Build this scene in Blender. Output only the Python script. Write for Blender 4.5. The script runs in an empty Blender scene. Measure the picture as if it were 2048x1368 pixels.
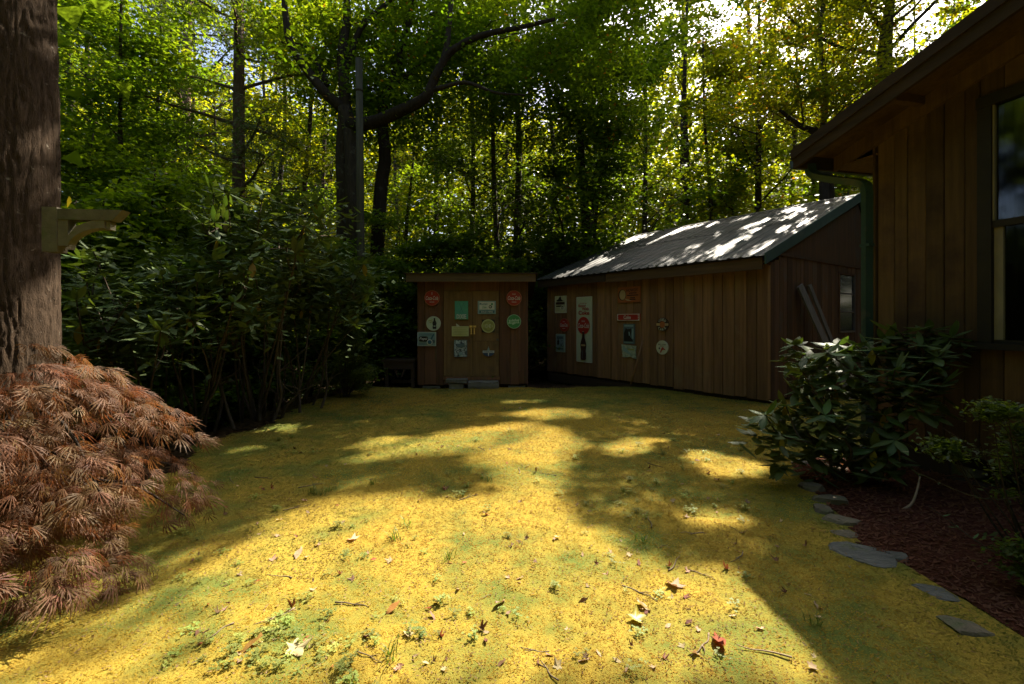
import bpy, math, random
import numpy as np
from mathutils import Vector, Matrix

random.seed(7)
rng = np.random.default_rng(7)
R = math.radians
SC = bpy.context.scene
COL = SC.collection

# ------------------------------------------------------------------ camera
FPX, CX, HY, CH = 928.0, 1024.0, 640.0, 1.5          # focal length in photo pixels, horizon row, eye height
cam_d = bpy.data.cameras.new('camera')
cam = bpy.data.objects.new('camera', cam_d); COL.objects.link(cam)
cam.location = (0, 0, CH); cam.rotation_euler = (R(90), 0, 0)
cam_d.sensor_width = 36.0; cam_d.lens = FPX / 2048 * 36
cam_d.shift_y = -(684 - HY) / 2048
cam_d.clip_start = 0.05; cam_d.clip_end = 400
SC.camera = cam

# ------------------------------------------------------------------ sky, sun, exposure
SUN_AZ, SUN_EL = 35.0, 45.0                            # degrees right of the view, above the horizon
S = Vector((math.sin(R(SUN_AZ)) * math.cos(R(SUN_EL)), math.cos(R(SUN_AZ)) * math.cos(R(SUN_EL)), math.sin(R(SUN_EL))))
w = bpy.data.worlds.new('World'); SC.world = w; w.use_nodes = True
nt = w.node_tree; nt.nodes.clear()
sky = nt.nodes.new('ShaderNodeTexSky'); sky.sky_type = 'NISHITA'; sky.sun_disc = False
sky.sun_elevation = R(SUN_EL); sky.sun_rotation = R(SUN_AZ); sky.air_density = 0.7; sky.dust_density = 3.0; sky.ozone_density = 0.4
bg = nt.nodes.new('ShaderNodeBackground'); bg.inputs[1].default_value = 0.105
ow = nt.nodes.new('ShaderNodeOutputWorld')
nt.links.new(sky.outputs[0], bg.inputs[0]); nt.links.new(bg.outputs[0], ow.inputs[0])
sun_d = bpy.data.lights.new('sun', 'SUN'); sun_d.energy = 5.0; sun_d.angle = R(0.5); sun_d.color = (1.0, 0.91, 0.76)
sun = bpy.data.objects.new('sun', sun_d); COL.objects.link(sun)
sun.rotation_euler = (-S).to_track_quat('-Z', 'Y').to_euler()
sun.location = (20, 30, 40)
SC.view_settings.view_transform = 'Standard'; SC.view_settings.look = 'None'
SC.view_settings.exposure = 1.8; SC.view_settings.gamma = 1.0; SC.view_settings.use_curve_mapping = False
SC.render.engine = 'CYCLES'
cy = SC.cycles
cy.max_bounces = 7; cy.diffuse_bounces = 4; cy.glossy_bounces = 3; cy.transmission_bounces = 4
cy.transparent_max_bounces = 4; cy.caustics_reflective = False; cy.caustics_refractive = False
cy.use_denoising = True; cy.sample_clamp_indirect = 6

# ------------------------------------------------------------------ helpers
def at(px, py, d):
    return Vector(((px - CX) / FPX * d, d, CH + (HY - py) / FPX * d))

def smooth(a, b, v):
    t = np.clip((np.asarray(v, float) - a) / (b - a), 0, 1)
    return t * t * (3 - 2 * t)

def vnoise(p, seed=0):
    p = np.asarray(p, float)
    i = np.floor(p).astype(np.int64); f = p - i; f = f * f * (3 - 2 * f)
    def h(ix, iy, iz):
        n = (ix * 374761393 + iy * 668265263 + iz * 2147483647 + seed * 974711) & 0xffffffff
        n = ((n ^ (n >> 13)) * 1274126177) & 0xffffffff
        return ((n ^ (n >> 16)) & 0xffff) / 65535.0
    x, y, z = i[..., 0], i[..., 1], i[..., 2]
    def L(a, b, t): return a + (b - a) * t
    fx, fy, fz = f[..., 0], f[..., 1], f[..., 2]
    c = lambda dx, dy, dz: h(x + dx, y + dy, z + dz)
    return L(L(L(c(0,0,0), c(1,0,0), fx), L(c(0,1,0), c(1,1,0), fx), fy),
             L(L(c(0,0,1), c(1,0,1), fx), L(c(0,1,1), c(1,1,1), fx), fy), fz) * 2 - 1

def gz(x, y):
    """height of the ground"""
    x = np.asarray(x, float); y = np.asarray(y, float)
    edge = -3.55 + 0.03 * (y - 6)
    z = -0.75 * smooth(0.0, 2.6, edge - x)
    z = z - 0.27 * smooth(9.6, 13, y)
    z = z + 0.10 * np.maximum(0, y - 17) * smooth(17, 24, y)
    p = np.stack([x * 0.6, y * 0.6, x * 0], -1)
    z = z + 0.03 * vnoise(p, 3) * smooth(1.5, 5, np.abs(x) + np.abs(y) * 0.3)
    return z

def P2(v): return [tuple(c) for c in v]

def link(o, parent=None):
    COL.objects.link(o)
    if parent is not None: o.parent = parent
    return o

def mesh(name, verts, faces, mat=None, smooth_=False):
    me = bpy.data.meshes.new(name)
    me.from_pydata([tuple(v) for v in verts], [], [tuple(f) for f in faces])
    if mat: me.materials.append(mat)
    if smooth_: me.polygons.foreach_set('use_smooth', [True] * len(me.polygons))
    me.update()
    return me

def obj(name, verts, faces, mat, parent=None, smooth_=False, loc=None):
    o = bpy.data.objects.new(name, mesh(name, verts, faces, mat, smooth_))
    if loc is not None: o.location = loc
    return link(o, parent)

def thing(name, label, cat, loc=(0, 0, 0), rotz=0.0, group=None):
    o = bpy.data.objects.new(name, None); COL.objects.link(o)
    o.location = loc; o.rotation_euler = (0, 0, rotz); o.empty_display_size = 0.2
    return tag(o, label, cat, group)

def tag(o, label=None, cat=None, group=None, kind=None):
    if label: o['label'] = label
    if cat: o['category'] = cat
    if group: o['group'] = group
    if kind: o['kind'] = kind
    return o

BF = [(0,1,2,3), (7,6,5,4), (0,4,5,1), (1,5,6,2), (2,6,7,3), (3,7,4,0)]
def boxv(x0, x1, y0, y1, z0, z1):
    return [(x0,y0,z0),(x0,y1,z0),(x1,y1,z0),(x1,y0,z0),(x0,y0,z1),(x0,y1,z1),(x1,y1,z1),(x1,y0,z1)]
def box(name, x0, x1, y0, y1, z0, z1, mat, parent=None):
    return obj(name, boxv(x0, x1, y0, y1, z0, z1), BF, mat, parent)

def prism(outline, axis_vec):
    """outline: 3D points; extrude by axis_vec -> closed solid"""
    a = [Vector(p) for p in outline]; v = Vector(axis_vec); n = len(a)
    verts = a + [p + v for p in a]
    faces = [tuple(range(n))[::-1], tuple(range(n, 2 * n))] + [(i, (i + 1) % n, n + (i + 1) % n, n + i) for i in range(n)]
    return verts, faces

def board(name, x0, x1, y0, y1, z0, z1a, z1b, mat, parent, ch=0.006):
    """vertical board with chamfered long edges, top may slope (z1a at x0, z1b at x1)"""
    pr = [(x0 + ch, y0), (x1 - ch, y0), (x1, y0 + ch), (x1, y1), (x0, y1), (x0, y0 + ch)]
    n = len(pr)
    zt = lambda x: z1a + (z1b - z1a) * (x - x0) / max(1e-6, x1 - x0)
    verts = [(x, y, z0) for x, y in pr] + [(x, y, zt(x)) for x, y in pr]
    faces = [tuple(range(n))[::-1], tuple(range(n, 2 * n))] + [(i, (i + 1) % n, n + (i + 1) % n, n + i) for i in range(n)]
    return obj(name, verts, faces, mat, parent)

def tube(points, radii, sides=8, cap=True):
    pts = [Vector(p) for p in points]; n = len(pts)
    verts, faces = [], []
    t0 = (pts[1] - pts[0]).normalized()
    u = t0.orthogonal().normalized()
    for i in range(n):
        t = (pts[min(i + 1, n - 1)] - pts[max(i - 1, 0)]).normalized()
        u = (u - t * u.dot(t))
        u = u.normalized() if u.length > 1e-6 else t.orthogonal().normalized()
        v = t.cross(u)
        for k in range(sides):
            a = 2 * math.pi * k / sides
            verts.append(pts[i] + (u * math.cos(a) + v * math.sin(a)) * radii[i])
    for i in range(n - 1):
        for k in range(sides):
            a, b = i * sides + k, i * sides + (k + 1) % sides
            faces.append((a, b, b + sides, a + sides))
    if cap:
        faces.append(tuple(range(sides))[::-1]); faces.append(tuple((n - 1) * sides + k for k in range(sides)))
    return verts, faces

class Bag:
    def __init__(s): s.v = []; s.f = []
    def add(s, vf):
        o = len(s.v); s.v += [tuple(p) for p in vf[0]]; s.f += [tuple(i + o for i in f) for f in vf[1]]
        return s
    def build(s, name, mat, parent=None, smooth_=False, loc=None): return obj(name, s.v, s.f, mat, parent, smooth_, loc)

def spline(pts, n=6):
    """Catmull-Rom through points"""
    P = [Vector(p) for p in pts]; P = [P[0] * 2 - P[1]] + P + [P[-1] * 2 - P[-2]]
    out = []
    for i in range(1, len(P) - 2):
        for k in range(n):
            t = k / n; a, b, c, d = P[i-1], P[i], P[i+1], P[i+2]
            out.append(0.5 * ((2*b) + (c-a)*t + (2*a-5*b+4*c-d)*t*t + (3*b-a-3*c+d)*t*t*t))
    out.append(P[-2]); return out

# ------------------------------------------------------------------ materials
def nodes(m):
    m.use_nodes = True; t = m.node_tree; t.nodes.clear()
    out = t.nodes.new('ShaderNodeOutputMaterial'); b = t.nodes.new('ShaderNodeBsdfPrincipled')
    t.links.new(b.outputs[0], out.inputs[0]); return t, b, out

def rgb(c): return (c[0], c[1], c[2], 1.0)

def material(name, c1, c2, scale=4.0, stretch=(1, 1, 1), rough=0.8, bump=0.3, bscale=30.0, bstretch=None, metallic=0.0,
             spec=0.3, rnd=0.25, c3=None, c3scale=1.5, c3pos=(0.55, 0.7), bdist=0.01, detail=6.0, lo=0.3, hi=0.7):
    m = bpy.data.materials.new(name); t, b, out = nodes(m); N = t.nodes.new; Lk = t.links.new
    tc = N('ShaderNodeTexCoord'); oi = N('ShaderNodeObjectInfo')
    mul = N('ShaderNodeVectorMath'); mul.operation = 'SCALE'; mul.inputs[0].default_value = (37, 19, 53)
    Lk(oi.outputs['Random'], mul.inputs['Scale'])
    add = N('ShaderNodeVectorMath'); add.operation = 'ADD'; Lk(tc.outputs['Object'], add.inputs[0]); Lk(mul.outputs[0], add.inputs[1])
    def noise(sc, st, det=detail):
        mp = N('ShaderNodeMapping'); mp.inputs['Scale'].default_value = st; Lk(add.outputs[0], mp.inputs[0])
        n = N('ShaderNodeTexNoise'); n.inputs['Scale'].default_value = sc; n.inputs['Detail'].default_value = det
        n.inputs['Roughness'].default_value = 0.65; Lk(mp.outputs[0], n.inputs['Vector']); return n.outputs['Fac']
    def ramp(fac, a, b_):
        r = N('ShaderNodeMapRange'); r.inputs[1].default_value = a; r.inputs[2].default_value = b_; Lk(fac, r.inputs[0]); return r.outputs[0]
    def mix(fac, a, b_):
        x = N('ShaderNodeMix'); x.data_type = 'RGBA'
        if isinstance(fac, float): x.inputs[0].default_value = fac
        else: Lk(fac, x.inputs[0])
        for k, v in ((6, a), (7, b_)):
            if isinstance(v, tuple): x.inputs[k].default_value = rgb(v)
            else: Lk(v, x.inputs[k])
        return x.outputs[2]
    colr = mix(ramp(noise(scale, stretch), lo, hi), tuple(c1), tuple(c2))
    if c3 is not None:
        colr = mix(ramp(noise(c3scale, (1, 1, 1)), *c3pos), colr, tuple(c3))
    hs = N('ShaderNodeHueSaturation'); vr = N('ShaderNodeMapRange')
    vr.inputs[3].default_value = 1 - rnd; vr.inputs[4].default_value = 1 + rnd
    Lk(oi.outputs['Random'], vr.inputs[0]); Lk(vr.outputs[0], hs.inputs['Value']); Lk(colr, hs.inputs['Color'])
    Lk(hs.outputs[0], b.inputs['Base Color'])
    b.inputs['Roughness'].default_value = rough; b.inputs['Metallic'].default_value = metallic
    b.inputs['Specular IOR Level'].default_value = spec
    if bump > 0:
        bp = N('ShaderNodeBump'); bp.inputs['Strength'].default_value = bump; bp.inputs['Distance'].default_value = bdist
        Lk(noise(bscale, bstretch or stretch), bp.inputs['Height']); Lk(bp.outputs[0], b.inputs['Normal'])
    return m

def leaf_material(name, trans=0.4, rough=0.4, spec=0.3, tint=(1.7, 1.6, 0.6), vcol=True, base=(0.05, 0.09, 0.02), rnd=0.3, bump=0.0):
    m = bpy.data.materials.new(name); t, b, out = nodes(m); N = t.nodes.new; Lk = t.links.new
    if vcol:
        a = N('ShaderNodeVertexColor'); a.layer_name = 'col'; c = a.outputs[0]
    else:
        oi = N('ShaderNodeObjectInfo'); hs = N('ShaderNodeHueSaturation'); hs.inputs['Color'].default_value = rgb(base)
        vr = N('ShaderNodeMapRange'); vr.inputs[3].default_value = 1 - rnd; vr.inputs[4].default_value = 1 + rnd
        Lk(oi.outputs['Random'], vr.inputs[0]); Lk(vr.outputs[0], hs.inputs['Value'])
        mul = N('ShaderNodeMath'); mul.operation = 'MULTIPLY'; mul.inputs[1].default_value = 7.31; Lk(oi.outputs['Random'], mul.inputs[0])
        fr = N('ShaderNodeMath'); fr.operation = 'FRACT'; Lk(mul.outputs[0], fr.inputs[0])
        hr = N('ShaderNodeMapRange'); hr.inputs[3].default_value = 0.47; hr.inputs[4].default_value = 0.53; Lk(fr.outputs[0], hr.inputs[0])
        Lk(hr.outputs[0], hs.inputs['Hue']); c = hs.outputs[0]
        if bump:
            tc = N('ShaderNodeTexCoord'); nz = N('ShaderNodeTexNoise'); nz.inputs['Scale'].default_value = 40
            Lk(tc.outputs['Object'], nz.inputs['Vector'])
            bp = N('ShaderNodeBump'); bp.inputs['Strength'].default_value = bump; bp.inputs['Distance'].default_value = 0.004
            Lk(nz.outputs['Fac'], bp.inputs['Height']); Lk(bp.outputs[0], b.inputs['Normal'])
    Lk(c, b.inputs['Base Color']); b.inputs['Roughness'].default_value = rough; b.inputs['Specular IOR Level'].default_value = spec
    tr = N('ShaderNodeBsdfTranslucent'); mm = N('ShaderNodeVectorMath'); mm.operation = 'MULTIPLY'; mm.inputs[1].default_value = tint
    Lk(c, mm.inputs[0]); Lk(mm.outputs[0], tr.inputs[0])
    mx = N('ShaderNodeMixShader'); mx.inputs[0].default_value = trans
    Lk(b.outputs[0], mx.inputs[1]); Lk(tr.outputs[0], mx.inputs[2]); Lk(mx.outputs[0], out.inputs[0])
    return m

WD = (9, 9, 0.45)
M = {}
M['wood_red'] = material('weathered_red_brown_boards', (0.24, 0.105, 0.052), (0.125, 0.064, 0.035), 2.2, WD, 0.8, 0.5, 14, (14, 14, 0.5), rnd=0.35, c3=(0.16, 0.11, 0.05), c3scale=1.1, spec=0.25)
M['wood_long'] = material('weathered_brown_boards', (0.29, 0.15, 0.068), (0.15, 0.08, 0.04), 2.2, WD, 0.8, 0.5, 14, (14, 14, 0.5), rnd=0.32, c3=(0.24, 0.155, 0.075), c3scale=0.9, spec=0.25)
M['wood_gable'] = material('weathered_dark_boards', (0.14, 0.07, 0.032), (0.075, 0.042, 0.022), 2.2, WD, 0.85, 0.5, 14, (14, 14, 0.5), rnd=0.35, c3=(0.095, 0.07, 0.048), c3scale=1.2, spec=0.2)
M['wood_house'] = material('stained_cedar_boards', (0.15, 0.085, 0.036), (0.075, 0.042, 0.021), 1.8, WD, 0.75, 0.4, 12, (12, 12, 0.5), rnd=0.35, c3=(0.055, 0.028, 0.019), c3scale=1.3, c3pos=(0.48, 0.68), spec=0.25)
M['wood_door'] = material('ochre_door_panel', (0.26, 0.15, 0.06), (0.16, 0.09, 0.037), 2.0, (7, 7, 0.5), 0.8, 0.35, 12, (12, 12, 0.5), rnd=0.12, c3=(0.10, 0.07, 0.035), c3scale=1.6, spec=0.2)
M['wood_fascia'] = material('rough_fascia_board', (0.17, 0.11, 0.05), (0.09, 0.058, 0.03), 2.0, (0.5, 9, 9), 0.85, 0.4, 14, (0.6, 12, 12), rnd=0.15, spec=0.2)
M['wood_fascia_dark'] = material('dark_fascia_board', (0.065, 0.04, 0.024), (0.035, 0.023, 0.015), 2.0, (0.5, 9, 9), 0.85, 0.4, 14, (0.6, 12, 12), rnd=0.15, spec=0.2)
M['wood_eave'] = material('brown_eave_board', (0.13, 0.075, 0.035), (0.07, 0.042, 0.022), 2.0, (0.5, 9, 9), 0.85, 0.4, 14, (0.6, 12, 12), rnd=0.1, spec=0.2)
M['wood_grey'] = material('grey_weathered_lumber', (0.17, 0.15, 0.12), (0.09, 0.078, 0.063), 2.4, WD, 0.9, 0.4, 14, (14, 14, 0.6), rnd=0.15, spec=0.15)
M['wood_bracket'] = material('mossy_weathered_timber', (0.20, 0.18, 0.13), (0.12, 0.108, 0.075), 6.0, (1, 1, 1), 0.9, 0.5, 40, rnd=0.12, c3=(0.12, 0.13, 0.06), c3scale=5, spec=0.15)
M['dark_in'] = material('dark_timber_core', (0.03, 0.022, 0.016), (0.02, 0.015, 0.012), 3, rough=0.95, bump=0, rnd=0.0, spec=0.1)
M['tin'] = material('weathered_galvanised_roofing', (0.06, 0.064, 0.054), (0.03, 0.033, 0.028), 3.5, (3, 0.5, 1), 0.5, 0.15, 6, metallic=0.1, rnd=0.15, c3=(0.055, 0.042, 0.03), c3scale=2.2, c3pos=(0.45, 0.7), spec=0.28)
M['green_metal'] = material('green_painted_metal', (0.045, 0.085, 0.07), (0.03, 0.06, 0.05), 3, (1, 1, 1), 0.5, 0.1, 12, metallic=0.0, rnd=0.1, c3=(0.09, 0.10, 0.08), c3scale=6, spec=0.4)
M['bark'] = material('furrowed_oak_bark', (0.072, 0.047, 0.029), (0.03, 0.02, 0.0125), 9, (6, 6, 1.4), 0.95, 1.0, 15, (8, 8, 2.4), rnd=0.02, c3=(0.22, 0.19, 0.15), c3scale=16, c3pos=(0.63, 0.75), bdist=0.015, spec=0.1)
M['bark_dark'] = material('dark_forest_bark', (0.075, 0.055, 0.042), (0.035, 0.027, 0.022), 6, (3, 3, 0.6), 0.95, 0.8, 10, (5, 5, 1), rnd=0.25, c3=(0.12, 0.12, 0.10), c3scale=4, c3pos=(0.6, 0.75), bdist=0.03, spec=0.1)
M['bark_pine'] = material('plated_pine_bark', (0.19, 0.125, 0.09), (0.085, 0.055, 0.042), 6, (3, 3, 1.2), 0.95, 1.0, 9, (4, 4, 1.5), rnd=0.15, c3=(0.24, 0.21, 0.17), c3scale=5, c3pos=(0.6, 0.75), bdist=0.03, spec=0.1)
M['pole'] = material('grey_weathered_pole', (0.11, 0.10, 0.07), (0.06, 0.055, 0.04), 3, (6, 6, 0.4), 0.95, 0.6, 8, (8, 8, 0.4), rnd=0.05, spec=0.1)
M['stem'] = material('grey_brown_shrub_stem', (0.105, 0.08, 0.055), (0.055, 0.042, 0.03), 12, (1, 1, 1), 0.9, 0.4, 40, rnd=0.2, spec=0.15)
M['moss'] = material('yellow_green_moss', (0.38, 0.275, 0.04), (0.24, 0.165, 0.03), 48.0, (1, 1, 1), 1.0, 0.7, 110, rnd=0.0, c3=(0.115, 0.14, 0.03), c3scale=1.7, c3pos=(0.42, 0.62), bdist=0.012, spec=0.05)
M['litter'] = material('brown_leaf_litter', (0.075, 0.045, 0.026), (0.035, 0.022, 0.014), 14, (1, 1, 1), 1.0, 1.0, 30, rnd=0.0, c3=(0.04, 0.045, 0.014), c3scale=0.8, bdist=0.05, spec=0.05)
M['mulch'] = material('red_brown_bark_mulch', (0.17, 0.06, 0.036), (0.08, 0.032, 0.022), 22, (1, 2, 1), 1.0, 1.0, 40, rnd=0.0, bdist=0.05, spec=0.05)
M['chip'] = material('red_mulch_chip', (0.15, 0.055, 0.032), (0.075, 0.03, 0.02), 30, rough=0.95, bump=0, rnd=0.0, spec=0.1)
M['stone_blue'] = material('blue_grey_flagstone', (0.16, 0.155, 0.135), (0.085, 0.085, 0.075), 5, (1, 3, 1), 0.85, 0.6, 14, (1, 4, 1), rnd=0.12, c3=(0.09, 0.10, 0.045), c3scale=7, bdist=0.02, spec=0.3)
M['stone_tan'] = material('tan_fieldstone', (0.19, 0.155, 0.105), (0.10, 0.085, 0.06), 6, (1, 1, 1), 0.9, 0.7, 16, rnd=0.15, c3=(0.11, 0.12, 0.06), c3scale=5, bdist=0.02, spec=0.2)
M['concrete'] = material('old_concrete_block', (0.24, 0.21, 0.17), (0.15, 0.135, 0.11), 6, (1, 1, 1), 0.95, 0.6, 30, rnd=0.12, c3=(0.10, 0.10, 0.055), c3scale=5, spec=0.15)
M['brass'] = material('aged_brass', (0.75, 0.55, 0.22), (0.55, 0.38, 0.14), 20, rough=0.35, bump=0.05, metallic=0.7, rnd=0.05, spec=0.5)
M['cream_frame'] = material('cream_painted_sash', (0.26, 0.22, 0.15), (0.17, 0.14, 0.10), 6, (1, 1, 0.4), 0.7, 0.2, 30, rnd=0.05)
M['frame_dark'] = material('dark_green_trim', (0.030, 0.022, 0.015), (0.018, 0.014, 0.011), 5, rough=0.6, bump=0.15, rnd=0.05)
M['curtain'] = material('dim_curtain_cloth', (0.05, 0.035, 0.026), (0.025, 0.018, 0.014), 3, (10, 10, 0.2), 0.95, 0.3, 10, (14, 14, 0.3), rnd=0.05)
g = bpy.data.materials.new('window_glass'); t_, b_, o_ = nodes(g)
b_.inputs['Base Color'].default_value = (0.6, 0.62, 0.6, 1); b_.inputs['Roughness'].default_value = 0.05; b_.inputs['Specular IOR Level'].default_value = 0.25
b_.inputs['Transmission Weight'].default_value = 1.0; b_.inputs['IOR'].default_value = 1.45; M['glass'] = g
M['leaf'] = leaf_material('forest_leaf', 0.55, 0.45, 0.35, (2.6, 2.35, 0.5))
M['needle'] = leaf_material('pine_needle', 0.3, 0.5, 0.3, (1.5, 1.4, 0.8))
M['maple_stuff'] = leaf_material('lace_maple_leaf', 0.4, 0.6, 0.2, (1.5, 1.0, 0.7))
M['maple_leaf'] = leaf_material('lace_maple_leaf_single', 0.4, 0.6, 0.2, (1.5, 1.1, 0.7), False, (0.15, 0.08, 0.04), 0.5)
M['rhodo'] = leaf_material('rhododendron_leaf', 0.15, 0.55, 0.28, (1.8, 1.9, 0.4), False, (0.10, 0.145, 0.05), 0.35, 0.1)
M['rhodo_stuff'] = leaf_material('rhododendron_leaf_mass', 0.15, 0.55, 0.28, (1.8, 1.9, 0.4))
M['rhodo_yellow'] = leaf_material('yellowing_leaf', 0.3, 0.45, 0.3, (1.6, 1.3, 0.4), False, (0.28, 0.22, 0.03), 0.3)
M['moss_blade'] = leaf_material('moss_shoot', 0.5, 0.8, 0.08, (1.3, 1.15, 0.6))
M['weed'] = leaf_material('clover_leaf', 0.3, 0.6, 0.3, (1.5, 1.4, 0.5), False, (0.21, 0.25, 0.055), 0.4)
M['grass'] = leaf_material('grass_blade', 0.3, 0.5, 0.3, (1.5, 1.5, 0.4), False, (0.11, 0.19, 0.03), 0.3)
M['dry1'] = leaf_material('dry_tan_leaf', 0.2, 0.75, 0.15, (1.4, 1.1, 0.7), False, (0.42, 0.30, 0.18), 0.4)
M['dry2'] = leaf_material('dry_brown_leaf', 0.2, 0.75, 0.15, (1.5, 0.9, 0.5), False, (0.16, 0.08, 0.045), 0.4)
M['dry3'] = leaf_material('rust_orange_leaf', 0.3, 0.7, 0.15, (1.5, 0.9, 0.5), False, (0.36, 0.15, 0.05), 0.3)
M['twig'] = material('dead_twig', (0.28, 0.21, 0.14), (0.14, 0.10, 0.07), 20, rough=0.95, bump=0.2, rnd=0.3, spec=0.1)
def paint(name, c, rough=0.5, wear=0.85, rust=None):
    return material(name, c, tuple(k * wear for k in c), 8, rough=rough, bump=0.05, bscale=40, rnd=0.0, c3=rust, c3scale=9, c3pos=(0.66, 0.8), spec=0.4)
M['red'] = paint('red_enamel', (0.42, 0.035, 0.02), 0.45, 0.8, (0.20, 0.06, 0.03))
M['white'] = paint('white_enamel', (0.68, 0.66, 0.58), 0.5, 0.85, (0.40, 0.33, 0.22))
M['cream'] = paint('cream_enamel', (0.60, 0.58, 0.42), 0.5, 0.85, (0.38, 0.33, 0.20))
M['sage'] = paint('pale_sage_enamel', (0.50, 0.56, 0.42), 0.5, 0.9, (0.36, 0.36, 0.24))
M['teal'] = paint('pale_teal_enamel', (0.26, 0.38, 0.37), 0.55, 0.85, (0.20, 0.24, 0.22))
M['teal_dark'] = paint('dark_teal_enamel', (0.06, 0.16, 0.20), 0.55)
M['dixie'] = paint('faded_green_enamel', (0.09, 0.36, 0.25), 0.5, 0.85, (0.12, 0.28, 0.2))
M['green'] = paint('bottle_green_enamel', (0.06, 0.28, 0.08), 0.5)
M['pale_green'] = paint('pale_green_enamel', (0.42, 0.58, 0.38), 0.5)
M['olive'] = paint('olive_yellow_enamel', (0.36, 0.36, 0.10), 0.5)
M['olive_lt'] = paint('light_olive_enamel', (0.55, 0.55, 0.25), 0.5)
M['orange'] = paint('faded_orange_enamel', (0.42, 0.13, 0.035), 0.5, 0.8, (0.24, 0.09, 0.04))
M['black'] = paint('black_enamel', (0.02, 0.018, 0.016), 0.5)
M['brown'] = paint('cola_brown_enamel', (0.055, 0.025, 0.018), 0.4)
M['navy'] = paint('navy_enamel', (0.03, 0.06, 0.13), 0.5)
M['tan'] = paint('tan_enamel', (0.48, 0.34, 0.16), 0.5)
M['grey_blue'] = paint('blue_grey_print', (0.11, 0.16, 0.17), 0.6)
M['photo'] = material('faded_black_and_white_print', (0.50, 0.56, 0.55), (0.04, 0.055, 0.06), 26, (1, 1, 1), 0.6, 0.05, 40, rnd=0.0, spec=0.3, lo=0.42, hi=0.58)
M['torn'] = material('faded_torn_print', (0.46, 0.48, 0.36), (0.24, 0.29, 0.22), 14, (1, 1, 1), 0.7, 0.05, 40, rnd=0.0, spec=0.2, lo=0.4, hi=0.6)

# ------------------------------------------------------------------ lettering (built-in font, made into flat meshes first, while the scene is small)
TEXTS = {}
def _prep(strings):
    obs = []
    for s in strings:
        cu = bpy.data.curves.new('lettering', 'FONT'); cu.body = s[0]; cu.size = 1.0; cu.shear = s[1]
        cu.align_x = 'CENTER'; cu.align_y = 'CENTER'; cu.resolution_u = 2; cu.offset = s[2]
        o = bpy.data.objects.new('lettering', cu); COL.objects.link(o); obs.append((s, o))
    bpy.context.view_layer.update()
    dg = bpy.context.evaluated_depsgraph_get()
    for s, o in obs:
        me = bpy.data.meshes.new_from_object(o.evaluated_get(dg))
        co = np.empty(len(me.vertices) * 3); me.vertices.foreach_get('co', co); co = co.reshape(-1, 3)
        lo, hi = co.min(0), co.max(0)
        faces = [tuple(p.vertices) for p in me.polygons]
        TEXTS[s[0]] = ((co - (lo + hi) / 2) / (hi - lo + 1e-9) * np.array([1, 1, 0]), faces)
        bpy.data.objects.remove(o)
_prep([('Coca-Cola', 0.35, 0.012), ('DIXIE', 0, 0.015), ('Mountain', 0.2, 0.01), ('Dew', 0.2, 0.01), ('SOLD HERE', 0, 0.015), ('DE', 0, 0.01), ('STANDARD', 0, 0.02),
       ('Sprite', 0.15, 0.012), ('Pepsi', 0.25, 0.015), ('things go', 0.1, 0.005), ('Better', 0, 0.02), ('With', 0, 0.02), ('Coke', 0, 0.025), ('Drink', 0.1, 0.01),
       ('HOWDY', 0, 0.02), ('FIRE CHIEF', 0, 0.012), ('D', 0, 0.01), ('DRINK', 0, 0.01),
       ] + [(c, 0, 0.015) for c in 'USEDCARX'])

# ------------------------------------------------------------------ lit gaps in the canopy: where the sun reaches the lawn
def ground_px(px, py):
    d = CH * FPX / (py - HY); return ((px - CX) / FPX * d, d)
LIT = [[(420,1400),(330,1330),(395,1255),(320,1215),(395,1120),(470,1082),(640,1003),(760,990),(850,1004),(960,1002),(990,975),(905,925),(770,925),(690,945),(640,940),(700,905),(860,870),(1000,850),(1080,848),(1180,885),(1140,935),(1135,985),(1150,1050),(1255,1080),(1215,1125),(1290,1128),(1400,1150),(1520,1165),(1600,1290),(1720,1400)],
       [(960,832),(1050,822),(1155,824),(1185,840),(1090,848)], [(985,806),(1080,803),(1090,811),(1000,813)],
       [(1170,900),(1250,880),(1345,885),(1300,915),(1230,930)], [(1320,925),(1420,910),(1560,945),(1530,975),(1400,965)],
       [(1345,1035),(1440,1030),(1500,1060),(1420,1080)], [(495,868),(560,848),(600,856),(560,880)], [(405,925),(470,900),(540,895),(500,925)],
       [(640,905),(740,880),(830,876),(800,900)], [(1420,1090),(1500,1100),(1480,1130)], [(620,985),(700,960),(740,968),(690,990)]]
LITG = [np.array([ground_px(*p) for p in poly]) for poly in LIT]
LITC = []           # (x, y, radius): further gaps, given as points in space brought down to the ground along the sun
def gap(p, r):
    p = Vector(p); q = p - S * (p.z / S.z); LITC.append((q.x, q.y, r))

def inpoly(x, y, poly):
    c = np.zeros(x.shape, bool); n = len(poly); j = n - 1
    for i in range(n):
        xi, yi = poly[i]; xj, yj = poly[j]
        k = ((yi > y) != (yj > y)) & (x < (xj - xi) * (y - yi) / (yj - yi + 1e-12) + xi)
        c ^= k; j = i
    return c

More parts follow.
